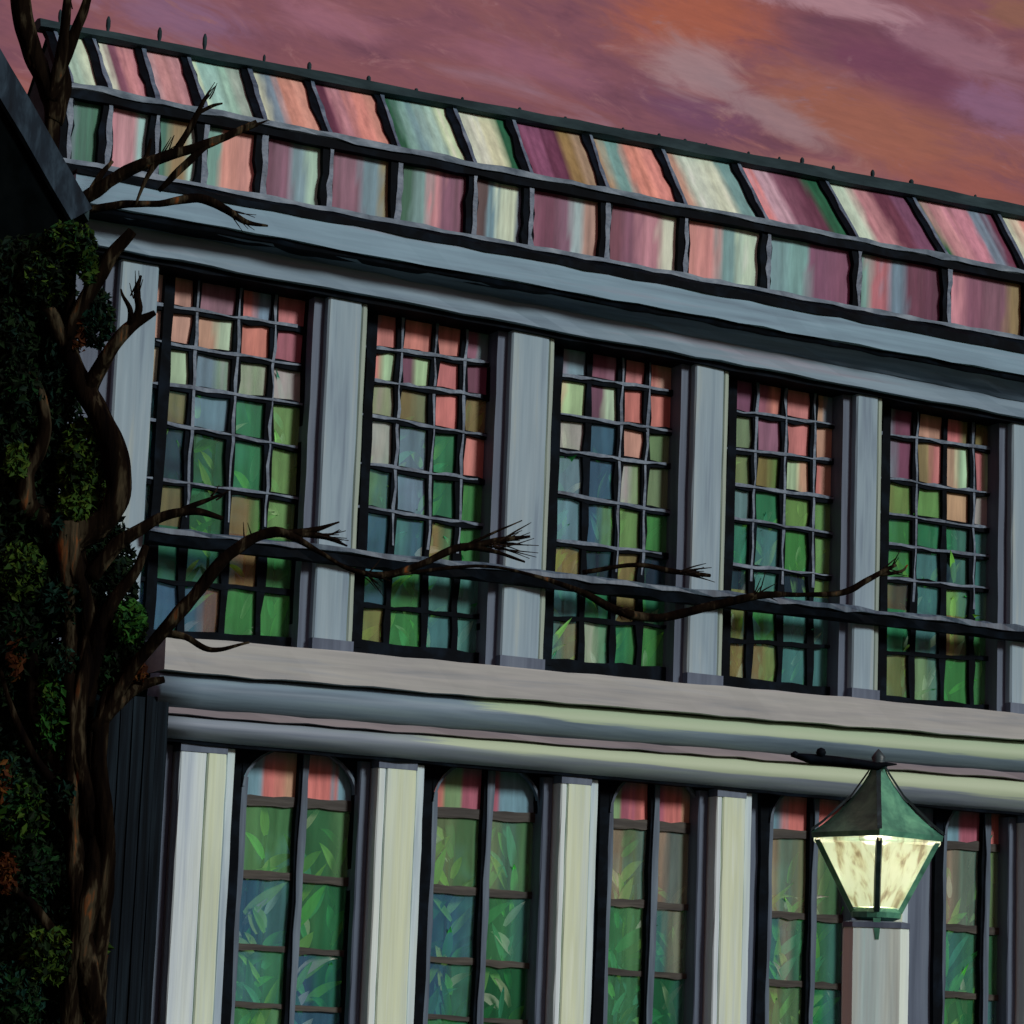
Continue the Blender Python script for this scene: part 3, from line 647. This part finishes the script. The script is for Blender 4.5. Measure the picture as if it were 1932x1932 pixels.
for (wi, xa, xm, xb, zt) in low_plants:
    for k, (a, b) in enumerate(((xa, xm), (xm, xb))):
        plant('foliage_plant', f'long leaved green plant behind the {("left", "right")[k]} half of the {ORD[wi]} arched window from the left', a+.04, b-.04, .5, zt-.05+jit(.1), YG+.2, 3, 17, .5, 'plants behind the arched windows')

# ------------------------------------------------------------------ dark boarded screen left of the columns
scr = thing('board_screen', 'tall black boarded screen between the twisted trunk and the first column', 'screen')
xs_, xe = hx(190, 1600, -.42), hx(306, 1600, -.42); nb = 5; ztop = at(260, 1315, -.42).z
for i in range(nb):
    a = xs_+(xe-xs_)*i/nb; b = xs_+(xe-xs_)*(i+1)/nb-.012
    mb = MB(); mb.bar(Vector(((a+b)/2, 0, .02)), Vector(((a+b)/2+jit(.006), 0, ztop+jit(.02))), X, (b-a)/2, -.42+jit(.006), -.36, 10, .003, .03); mb.make('plank', 'dark_boards', scr)
mb = MB(); mb.box(xs_-.02, xe-.02, -.355, -.30, .5, .62); mb.box(xs_-.02, xe-.02, -.355, -.30, 3.2, 3.32); mb.make('batten', 'dark_boards', scr)
mb = MB(); mb.box(xs_-3.0, xe-.02, -.29, .30, 0, ztop-.05); mb.make('core', 'house_black', scr)

# ------------------------------------------------------------------ dark gabled neighbour
HY = -3.6
nb_ = thing('gabled_house', 'black neighbouring house with a dark blue sloping bargeboard, upper left', 'house')
g0, g1 = at(-14, 78, HY), at(168, 392, HY)          # outer edge of the bargeboard
dv = (g1-g0).normalized(); apex = g0-dv*2.2; nrm = Vector((-dv.z, 0, dv.x))
if nrm.z < 0: nrm = -nrm
mb = MB()
rings = []; sg = 14; th_ = .23
foot = g1+dv*.02
for i in range(sg+1):
    p = apex.lerp(foot, i/sg); e = jit(.006)
    rings += [p+nrm*e+Vector((0, -.06, 0)), p-nrm*(th_+jit(.008))+Vector((0, -.06, 0)), p-nrm*th_+Vector((0, .02, 0)), p+Vector((0, .02, 0))]
mb.add(rings, [(j*4+k, j*4+(k+1) % 4, j*4+4+(k+1) % 4, j*4+4+k) for j in range(sg) for k in range(4)]+[(3, 2, 1, 0), tuple(sg*4+k for k in range(4))])
mb.make('bargeboard', 'barge_blue', nb_)
mb = MB()                                            # the slope behind it
mb.add([apex+Vector((0, .02, .03)), foot+Vector((0, .02, .03)), foot+Vector((0, 1.6, .03)), apex+Vector((0, 1.6, .03)), apex+Vector((0, .02, -.1)), foot+Vector((0, .02, -.1)), foot+Vector((0, 1.6, -.1)), apex+Vector((0, 1.6, -.1))],
       [(0, 1, 2, 3), (7, 6, 5, 4), (0, 4, 5, 1), (1, 5, 6, 2), (2, 6, 7, 3), (3, 7, 4, 0)])
mb.make('roof_slope', 'ridge_iron', nb_)
mb = MB(); xw = at(146, 420, HY).x; zt0 = foot.z+.05
wl = apex.x-1.5
zat = lambda x: foot.z+(apex.z-foot.z)*(x-foot.x)/(apex.x-foot.x)-.12
mb.add([Vector((wl, HY+.03, 0)), Vector((xw, HY+.03, 0)), Vector((xw, HY+.03, zat(xw))), Vector((apex.x, HY+.03, zat(apex.x))), Vector((wl, HY+.03, zat(apex.x))),
        Vector((wl, HY+1.5, 0)), Vector((xw, HY+1.5, 0)), Vector((xw, HY+1.5, zat(xw))), Vector((apex.x, HY+1.5, zat(apex.x))), Vector((wl, HY+1.5, zat(apex.x)))],
       [(0, 1, 2, 3, 4), (9, 8, 7, 6, 5), (1, 6, 7, 2), (0, 4, 9, 5), (2, 7, 8, 3)])
mb.make('wall', 'house_black', nb_)

# ------------------------------------------------------------------ the twisted tree
TY = -5.0; PXM = 27.0/FPX
def catmull(P, n=8):
    out = []
    Q = [P[0]*2-P[1]]+P+[P[-1]*2-P[-2]]
    for i in range(1, len(Q)-2):
        for j in range(n):
            t = j/n; a, b, c, d = Q[i-1], Q[i], Q[i+1], Q[i+2]
            out.append(.5*((2*b)+(c-a)*t+(2*a-5*b+4*c-d)*t*t+(3*b-a-3*c+d)*t**3))
    out.append(P[-1]); return out
def limb(mb, pts, m=0, n=7, sides=8, rough=.12):
    """pts: (px, py, depth offset, radius px)"""
    P = []
    for (px, py, dy, r_) in pts:
        q = at(px, py, TY+dy); P.append(Vector((q.x, q.y, q.z, r_*PXM)))
    c = catmull(P, n); V = []; F = []
    prevu = None
    for i, q in enumerate(c):
        a = c[max(0, i-1)]; b = c[min(len(c)-1, i+1)]; t = Vector((b[0]-a[0], b[1]-a[1], b[2]-a[2])).normalized()
        u_ = prevu if prevu else (Vector((0, 1, 0)).cross(t) if abs(t.y) < .9 else X.cross(t))
        u_ = (u_-t*u_.dot(t)).normalized(); v_ = t.cross(u_); prevu = u_; r_ = max(.003, q[3])
        for k in range(sides):
            an = 2*math.pi*k/sides; p = Vector((q[0], q[1], q[2])); rr = r_*(1+rough*1.6*noise.noise(Vector((p.x*6+k*1.3, p.z*4, k*2.1))))
            V.append(p+u_*math.cos(an)*rr+v_*math.sin(an)*rr)
    for i in range(len(c)-1):
        for k in range(sides): F.append((i*sides+k, i*sides+(k+1) % sides, i*sides+sides+(k+1) % sides, i*sides+sides+k))
    F += [tuple(range(sides-1, -1, -1)), tuple((len(c)-1)*sides+k for k in range(sides))]
    mb.add(V, F, m)
tree = thing('tree', 'twisted dark tree with ivy green foliage and bare branches reaching across the windows', 'tree')
gz = CAM.z-.0
mb = MB()
trunk_pts = [(150, 2300, 0, 60), (150, 2150, 0, 52), (155, 1980, 0, 42), (160, 1850, 0, 38), (165, 1700, 0, 36), (160, 1560, 0, 34), (150, 1420, 0, 33), (150, 1280, 0, 32), (150, 1150, 0, 31), (138, 1040, 0, 32), (135, 985, 0, 26)]
for k_ in range(4):
    ph = k_*1.57+.4; st = []
    for (px, py, dy, r_) in trunk_pts:
        aa = ph+py*.0085*(1 if k_ % 2 else -1); am = r_*.62
        st.append((px+am*math.cos(aa), py, dy+.11*math.sin(aa), r_*.46*(1+.15*math.sin(py*.02+k_))))
    limb(mb, st, 0, 6, 9, .3)
limb(mb, [(180, 2200, .2, 26), (178, 1990, .1, 20), (182, 1850, 0, 17), (194, 1700, -.1, 16), (200, 1560, -.15, 15), (188, 1430, -.15, 13), (205, 1310, -.1, 12), (262, 1240, -.15, 8), (300, 1200, -.2, 6), (345, 1200, -.2, 6), (400, 1226, -.25, 5), (470, 1212, -.3, 2)], 0, 8, 9, .2)
mb.make('trunk', 'bark', tree, True)
limbs = [
 [(130, 1020, 0, 27), (190, 985, -.1, 24), (222, 930, -.15, 22), (218, 860, -.15, 21), (192, 790, -.1, 20), (160, 735, 0, 20), (128, 665, .1, 17), (98, 600, .1, 15), (70, 560, .1, 12), (45, 500, .1, 8)],
 [(165, 745, 0, 15), (185, 700, -.1, 14), (212, 655, -.2, 12), (248, 615, -.25, 11), (292, 590, -.3, 5)],
 [(245, 620, -.25, 7), (262, 585, -.3, 7), (258, 550, -.3, 5), (266, 520, -.3, 2)],
 [(244, 618, -.25, 6), (246, 585, -.35, 5), (232, 558, -.35, 3), (228, 545, -.35, 1.5)],
 [(140, 1050, 0, 24), (90, 985, .1, 22), (55, 955, .1, 19), (48, 900, .1, 15), (75, 850, .05, 13), (85, 800, .05, 12), (70, 730, .1, 9), (40, 690, .1, 5)],
 [(120, 660, .1, 14), (140, 610, .05, 14), (165, 560, 0, 14), (205, 490, -.1, 13), (250, 436, -.2, 9)],
 [(130, 625, .1, 9), (134, 560, .1, 8), (140, 490, .1, 6), (150, 450, .1, 3)],
 # branches over the first window
 [(170, 1090, -.1, 16), (215, 1035, -.2, 14), (262, 1000, -.3, 11), (310, 973, -.35, 9), (370, 965, -.4, 7), (420, 978, -.4, 4)],
 [(325, 972, -.35, 6), (362, 955, -.4, 5), (420, 932, -.45, 2)],
 [(160, 1330, 0, 18), (180, 1230, -.1, 15), (205, 1150, -.2, 13), (255, 1080, -.3, 9), (275, 1030, -.3, 6)],
 # the long branch that follows the rail
 [(190, 1360, -.1, 12), (260, 1250, -.3, 10), (330, 1165, -.5, 12), (372, 1118, -.55, 11), (415, 1062, -.6, 11), (470, 1020, -.6, 10), (530, 1004, -.65, 9), (600, 1040, -.7, 4), (660, 1074, -.75, 4), (730, 1085, -.75, 6), (800, 1062, -.8, 6), (870, 1032, -.8, 7), (930, 1040, -.8, 4), (990, 1060, -.8, 2)],
 [(535, 1005, -.65, 6), (590, 1000, -.65, 5), (640, 985, -.65, 1.5)],
 [(560, 1008, -.65, 6), (610, 1012, -.65, 5), (655, 1030, -.65, 1.5)],
 [(875, 1034, -.8, 6), (940, 1020, -.8, 6), (1000, 1012, -.85, 2)],
 [(860, 1038, -.8, 3), (920, 1010, -.8, 2.5), (985, 982, -.85, 1)],
 [(735, 1085, -.75, 4), (900, 1068, -.85, 3), (1000, 1084, -.9, 3), (1100, 1118, -.95, 6), (1160, 1150, -.95, 8), (1240, 1166, -1, 8), (1330, 1146, -1, 8), (1430, 1124, -1.05, 7), (1520, 1122, -1.1, 4), (1590, 1118, -1.1, 6), (1640, 1092, -1.1, 6), (1690, 1066, -1.15, 3)],
 [(1100, 1080, -.95, 4), (1200, 1066, -1, 4), (1270, 1078, -1, 5), (1340, 1086, -1, 3)],
 [(1660, 1085, -1.1, 4), (1700, 1078, -1.15, 3), (1712, 1066, -1.15, 1.5)],
 # low branches on the left
 [(140, 1500, .1, 14), (95, 1430, .1, 13), (66, 1340, .05, 12), (60, 1230, .1, 10), (40, 1130, .1, 7), (14, 1060, .1, 4)],
 [(145, 1840, 0, 12), (100, 1760, -.1, 9), (45, 1690, -.1, 7), (-20, 1660, -.1, 5)],
 [(175, 1380, -.1, 14), (215, 1335, -.15, 12), (262, 1295, -.2, 10), (310, 1282, -.25, 6)],
 [(120, 1500, .05, 10), (60, 1420, 0, 7), (20, 1330, 0, 5), (0, 1260, 0, 3)],
]
for L_ in limbs:
    mb = MB(); limb(mb, L_, 0, 6, 8, .16); mb.make('branch', 'bark', tree, True)
bare = thing('bare_tree', 'bare dark tree rising behind the black gable, its branches crossing the glass roof', 'tree')
bare_limbs = [
 # trunk
 [(40, 2350, .2, 40), (40, 1900, .2, 34), (45, 1400, .2, 30), (60, 900, .2, 24), (84, 420, .2, 18), (98, 230, .2, 14), (92, 175, .2, 15), (66, 110, .2, 18), (44, 40, .2, 18), (34, -40, .2, 17)],
 [(95, 190, .2, 15), (112, 130, .1, 12), (122, 60, .05, 9), (128, -10, 0, 7)],
 [(108, 150, .15, 10), (135, 80, .1, 10), (158, 20, .05, 8), (170, -20, 0, 7)],
 [(100, 230, .2, 17), (122, 165, .2, 12), (118, 115, .2, 8)],
 [(84, 440, .1, 14), (130, 395, 0, 12), (172, 366, -.1, 11), (240, 322, -.2, 11), (310, 296, -.3, 10), (400, 268, -.4, 8), (484, 232, -.5, 6)],
 [(325, 294, -.3, 7), (352, 252, -.3, 6), (372, 215, -.35, 5), (395, 172, -.4, 2)],
 [(372, 215, -.35, 4), (400, 200, -.35, 3), (420, 195, -.4, 1.5)],
 [(262, 318, -.2, 5), (278, 290, -.2, 4), (285, 262, -.2, 2)],
 [(300, 300, -.3, 6), (275, 340, -.3, 4), (255, 388, -.3, 2)],
 [(395, 270, -.4, 5), (345, 315, -.35, 7), (300, 360, -.3, 4)],
 [(172, 366, -.1, 8), (190, 330, -.1, 6), (212, 304, -.1, 3)],
 [(120, 405, 0, 8), (230, 386, -.2, 7), (300, 384, -.3, 6), (372, 374, -.35, 8), (420, 392, -.4, 7), (462, 418, -.4, 5), (505, 426, -.4, 2)],
]
PXM = 31.0/FPX
for k_, L_ in enumerate(bare_limbs):
    mb = MB(); limb(mb, [(a, b, c+3.5, d) for a, b, c, d in L_], 0, 6, 9, .16); mb.make('branch' if k_ else 'trunk', 'bark', bare, True)
PXM = 27.0/FPX
random.seed(5)
def twigs(px, py, dy, n, ang, spread, ln, par=None):
    mb = MB()
    for i in range(n):
        a = R(ang+random.uniform(-spread, spread)); l_ = ln*random.uniform(.5, 1.0); sx, sy = px+jit(10), py+jit(5)
        limb(mb, [(sx, sy, dy+jit(.03), 1.6), (sx+l_*.5*math.cos(a), sy-l_*.5*math.sin(a)+jit(2), dy+jit(.05), 1.3), (sx+l_*math.cos(a), sy-l_*math.sin(a)+jit(3), dy+jit(.06), .5)], 0, 3, 4)
    mb.make('twig', 'twig_bark', par or tree)
twigs(930, 1030, -.8, 16, 8, 26, 85); twigs(600, 1010, -.65, 9, 5, 28, 55); twigs(440, 400, 3.1, 7, -30, 25, 55, bare); twigs(1290, 1080, -1, 9, 0, 18, 60); twigs(1675, 1075, -1.12, 6, 20, 45, 45)
twigs(310, 296, 3.2, 6, 60, 50, 50, bare); twigs(700, 1085, -.75, 6, 20, 60, 45); twigs(1160, 1150, -.95, 6, -20, 60, 45); twigs(1430, 1124, -1.05, 6, 30, 60, 45); twigs(470, 1020, -.6, 5, 60, 50, 40); twigs(60, 560, .1, 6, 110, 50, 60); twigs(128, 20, 3.6, 5, 80, 30, 60, bare); twigs(255, 560, -.3, 7, 80, 30, 50); twigs(690, 1085, -.75, 6, -40, 30, 55); twigs(390, 190, 3.15, 5, 45, 35, 45, bare); twigs(470, 238, 3.0, 5, 25, 30, 40, bare); twigs(405, 940, -.42, 5, 20, 35, 40)

# foliage: clumps of small folded leaves
random.seed(9)
mb = MB()
BASE = [((12, 26, 14), 5), ((18, 34, 18), 4), ((8, 16, 10), 5), ((20, 40, 30), 2)]
def leaf4(p, s, col):
    d = Vector((jit(1), jit(1), jit(1)-.3)).normalized(); q = d.cross(Vector((jit(1), jit(1), jit(1)))).normalized(); n_ = d.cross(q)*.25*s
    mb.add([p-d*s, p+q*s*.5+n_, p+d*s, p-q*s*.5+n_], [(0, 1, 2), (0, 2, 3)], 0, col)
def clump(px, py, rx, ry, n, cols, dy=0., rd=.35, s=.044):
    for i in range(int(n*1.7)):
        while True:
            a, b, c = jit(1), jit(1), jit(1)
            if a*a+b*b+c*c < 1: break
        q = at(px+a*rx, py+b*ry, TY+dy+c*rd)
        nv = noise.noise(q*2.3)
        col = random.choice(cols); k = random.uniform(.85, 1.15)*(1+.7*nv)
        leaf4(q, s*random.uniform(.6, 1.25), tuple(max(.001, v*k) for v in alb(col)))
dk = [(9, 19, 9), (14, 28, 12), (6, 12, 7), (10, 24, 18)]
ol = [(38, 54, 15), (33, 50, 16), (44, 58, 17), (26, 45, 16)]
gr = [(20, 50, 16), (26, 58, 18), (14, 38, 17), (32, 58, 18)]
te = [(12, 36, 30), (15, 40, 32), (9, 27, 22)]
rust = [(54, 26, 10), (44, 20, 9), (62, 36, 13)]
for (px, py, rx, ry, n, cl, dy) in [
    (14, 1650, 22, 44, 110, rust, -.1), (30, 1230, 16, 60, 50, rust, 0), (150, 640, 14, 40, 40, rust, .1), (262, 1270, 16, 30, 40, rust, -.05), (190, 1770, 16, 60, 60, rust+ol, .2), (8, 1480, 14, 50, 40, rust, 0),
    (40, 760, 120, 170, 2600, dk, .5), (50, 560, 100, 120, 1600, dk, .5), (60, 1000, 120, 150, 2200, dk, .5), (50, 1230, 120, 150, 2200, dk, .5), (70, 1480, 120, 170, 2600, dk, .5), (50, 1750, 130, 200, 2800, dk, .5), (200, 1110, 60, 150, 1400, dk, .4), (215, 1230, 60, 90, 900, dk, .3), (40, 1950, 130, 120, 1200, dk, .5),
    (130, 460, 52, 42, 620, ol[:2]+gr[2:3]+dk, .1), (165, 500, 20, 40, 180, ol[:2]+gr[2:3], -.05), (90, 520, 50, 60, 500, dk+ol[:1], .1),
    (180, 600, 36, 60, 380, dk+te, .2), (40, 730, 40, 60, 360, dk+gr[2:3], .2), (110, 700, 40, 120, 700, dk+te[2:], .3),
    (160, 880, 52, 92, 1100, ol+dk[:2], .15), (150, 960, 48, 40, 420, ol, .1), (120, 1000, 30, 40, 240, te, .1), (32, 870, 26, 34, 200, ol, .1),
    (40, 1080, 50, 60, 520, ol+dk[:2], .05), (120, 1130, 60, 50, 420, te+dk[:2], .1), (30, 1190, 50, 60, 400, gr[2:3]+dk, .05),
    (245, 1175, 34, 44, 320, gr, -.1), (210, 1260, 36, 60, 360, dk+gr[2:3], .1), (105, 1340, 46, 90, 760, gr[:3]+ol[:1], .15), (120, 1250, 40, 40, 260, dk+te, .1),
    (40, 1530, 52, 70, 560, gr[2:]+dk[:2]+ol[:1], .05), (130, 1490, 34, 50, 280, dk+te, .15), (60, 1640, 56, 60, 520, dk+gr[2:3], .05), (90, 1800, 50, 60, 420, ol+dk[:2], -.05),
    (30, 1880, 56, 70, 480, gr[2:3]+dk[:2]+te[:1], -.05), (15, 1480, 30, 60, 220, te+dk, .1), (20, 620, 40, 50, 260, te[2:]+dk, .2)]:
    clump(px, py, rx, ry, n, cl, dy, .3 if n < 1200 else .5)
cr = mb.make('crown', 'tree_leaf', tree)

# ------------------------------------------------------------------ street lantern
LD = 16.0                                        # metres from the lens: it stands well in front of the building
d0 = ray(1655, 1580); d0 = d0/d0.dot(fwd)
LC = CAM+d0*LD; q = LD/FPX
lamp = thing('lantern_post', 'lit green four sided lantern on a pale stone post in front of the arched windows', 'street lamp')
def lz(py): return LC.z-(py-1580)*q*.995
vx = Vector((LC.x-CAM.x, LC.y-CAM.y, 0)).normalized(); a0 = math.atan2(-vx.y, -vx.x)+R(2)   # a corner towards the viewer
def ring(rad, z, n=4, rot=0): return [Vector((LC.x+rad*math.cos(a0+rot+2*math.pi*k/n), LC.y+rad*math.sin(a0+rot+2*math.pi*k/n), z)) for k in range(n)]
def loft(mb, rings, m=0, cap=True):
    n = len(rings[0]); V = [v_ for r_ in rings for v_ in r_]; F = []
    for j in range(len(rings)-1):
        for k in range(n): F.append((j*n+k, j*n+(k+1) % n, j*n+n+(k+1) % n, j*n+n+k))
    if cap: F += [tuple(range(n-1, -1, -1)), tuple((len(rings)-1)*n+k for k in range(n))]
    mb.add(V, F, m)
rt, rb = 112*q, 44*q
mb = MB(); loft(mb, [ring(122*q, lz(1584)), ring(124*q, lz(1574)), ring(102*q, lz(1558)), ring(74*q, lz(1534)), ring(50*q, lz(1508)), ring(31*q, lz(1482)), ring(19*q, lz(1462)), ring(13*q, lz(1448))]); mb.make('lantern_roof', 'lamp_green', lamp)
mb = MB()
for k in range(4):                                # ribs on the hips of the roof
    pts = [ring(r_*q, lz(z_)+.006)[k] for r_, z_ in ((124, 1574), (102, 1557), (50, 1507), (19, 1461), (13, 1448))]
    t_ = Vector((-math.sin(a0+k*math.pi/2), math.cos(a0+k*math.pi/2), 0)); V = []; F = []
    for p in pts: V += [p-t_*.012, p+t_*.012, p+t_*.012+Z*.016, p-t_*.012+Z*.016]
    F = [(j*4+i, j*4+(i+1) % 4, j*4+4+(i+1) % 4, j*4+4+i) for j in range(4) for i in range(4)]+[(3, 2, 1, 0), (16, 17, 18, 19)]
    mb.add(V, F)
mb.make('roof_rib', 'lamp_dark', lamp)
mb = MB(); loft(mb, [ring(116*q, lz(1594)), ring(119*q, lz(1590)), ring(119*q, lz(1583)), ring(110*q, lz(1583))]); mb.make('cornice_band', 'lamp_glass', lamp)
top, bot = ring(rt, lz(1594)), ring(rb, lz(1712))
for k in range(4):
    a, b, c, d = bot[k], bot[(k+1) % 4], top[(k+1) % 4], top[k]; n_ = ((b-a).cross(d-a)).normalized()*.006
    V = [a, b, c, d, a-n_, b-n_, c-n_, d-n_]
    obj('lamp_pane', V, [(0, 1, 2, 3), (7, 6, 5, 4), (0, 4, 5, 1), (1, 5, 6, 2), (2, 6, 7, 3), (3, 7, 4, 0)], 'lamp_glass', lamp)
    mb = MB(); p0, p1 = ring(rb+.006, lz(1722))[k], ring(rt+.008, lz(1588))[k]
    t_ = Vector((-math.sin(a0+k*math.pi/2), math.cos(a0+k*math.pi/2), 0)); o_ = Vector((math.cos(a0+k*math.pi/2), math.sin(a0+k*math.pi/2), 0))
    V = []; bw = .55 if k == 0 else 1.0
    for p in (p0, p0.lerp(p1, .5)+t_*jit(.004), p1): V += [p-t_*.034*bw-o_*.022, p-t_*.022*bw+o_*.008, p+t_*.022*bw+o_*.008, p+t_*.034*bw-o_*.022]
    mb.add(V, [(j*4+i, j*4+(i+1) % 4, j*4+4+(i+1) % 4, j*4+4+i) for j in range(2) for i in range(4)]+[(3, 2, 1, 0), (8, 9, 10, 11)])
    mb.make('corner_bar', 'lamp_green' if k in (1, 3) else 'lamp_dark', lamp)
mb = MB(); loft(mb, [ring(30*q, lz(1738), 16), ring(46*q, lz(1732), 16), ring(48*q, lz(1722), 16), ring(40*q, lz(1714), 16)]); mb.make('bottom_plate', 'lamp_green', lamp)
mb = MB(); loft(mb, [ring(.035, lz(1712), 12), ring(.055, lz(1680), 12), ring(.06, lz(1650), 12), ring(.04, lz(1620), 12), ring(.015, lz(1610), 12)]); mb.make('bulb', 'lamp_bulb', lamp, True)
mb = MB(); loft(mb, [ring(14*q, lz(1450), 10), ring(20*q, lz(1442), 10), ring(12*q, lz(1436), 10), ring(14*q, lz(1428), 10), ring(8*q, lz(1420), 10), ring(1*q, lz(1412), 10)]); mb.make('finial', 'lamp_dark', lamp, True)
def lp(px, py): 
    d = ray(px, py); d = d/d.dot(fwd); return CAM+d*LD
mb = MB()                                         # ladder bar beside the finial
P = [lp(a, b) for a, b in ((1492, 1424), (1530, 1432), (1580, 1436), (1620, 1440), (1655, 1446), (1672, 1442), (1692, 1442))]; rr = [.010, .028, .026, .022, .022, .012, .004]
V = []; F = []
for p, r_ in zip(P, rr): V += [p+up*r_*math.cos(2*math.pi*k/6)+fwd*r_*math.sin(2*math.pi*k/6) for k in range(6)]
for j in range(6):
    for k in range(6): F.append((j*6+k, j*6+(k+1) % 6, j*6+6+(k+1) % 6, j*6+6+k))
F += [(5, 4, 3, 2, 1, 0), tuple(36+k for k in range(6))]
mb.add(V, F); c_ = lp(1555, 1424)
for (c_, r_) in ((lp(1549, 1420), .028), (lp(1500, 1423), .018)):
    V = []; F = []
    for j in range(5):
        t = math.pi*j/4
        V += [c_+Vector((r_*math.sin(t)*math.cos(k*math.pi/4), r_*math.sin(t)*math.sin(k*math.pi/4), r_*math.cos(t))) for k in range(8)]
    for j in range(4):
        for k in range(8): F.append((j*8+k, j*8+(k+1) % 8, j*8+8+(k+1) % 8, j*8+8+k))
    mb.add(V, F)
mb.make('ladder_bar', 'iron_black', lamp, True)
hwp = 54*q
def post_ring(z, s=1.0):
    r_ = []
    for k in range(4):
        an = a0+R(45)+k*math.pi/2
        for da in (-.16, .16): r_.append(Vector((LC.x+hwp*1.38*s*math.cos(an+da), LC.y+hwp*1.38*s*math.sin(an+da), z)))
    return r_
mb = MB(); loft(mb, [post_ring(lz(1745)-(lz(1745)-.3)*(1-j/10), 1.0+jit(.008)) for j in range(11)]); mb.make('post_shaft', 'post_stone', lamp)
mb = MB(); loft(mb, [post_ring(0, 1.35), post_ring(.24, 1.35), post_ring(.3, 1.08)]); mb.make('post_base', 'column_paint', lamp)
mb = MB(); loft(mb, [post_ring(lz(1752), 1.03), post_ring(lz(1742), 1.03), post_ring(lz(1739), .8)]); mb.make('post_cap', 'wall_slate', lamp)
fr = Vector((math.cos(a0), math.sin(a0), 0)); sd = Vector((-fr.y, fr.x, 0))
mb = MB(); V = []                                 # strap that holds the lantern to the post
for (pz, w_) in ((1734, .02), (1748, .018), (1762, .014), (1774, .01)):
    c_ = Vector((LC.x, LC.y, lz(pz)))+fr*(hwp+.004)
    V += [c_-sd*w_, c_+sd*w_, c_+sd*w_+fr*.016, c_-sd*w_+fr*.016]
mb.add(V, [(j*4+i, j*4+(i+1) % 4, j*4+4+(i+1) % 4, j*4+4+i) for j in range(3) for i in range(4)]+[(3, 2, 1, 0), (12, 13, 14, 15)]); mb.make('strap', 'lamp_green', lamp)
lg = bpy.data.lights.new('lantern_flame', 'POINT'); lg.energy = 120; lg.color = (1.0, .95, .74); lg.shadow_soft_size = .08
lo_ = bpy.data.objects.new('lantern_flame', lg); C.objects.link(lo_); lo_.parent = lamp; lo_.location = (LC.x, LC.y, lz(1600))
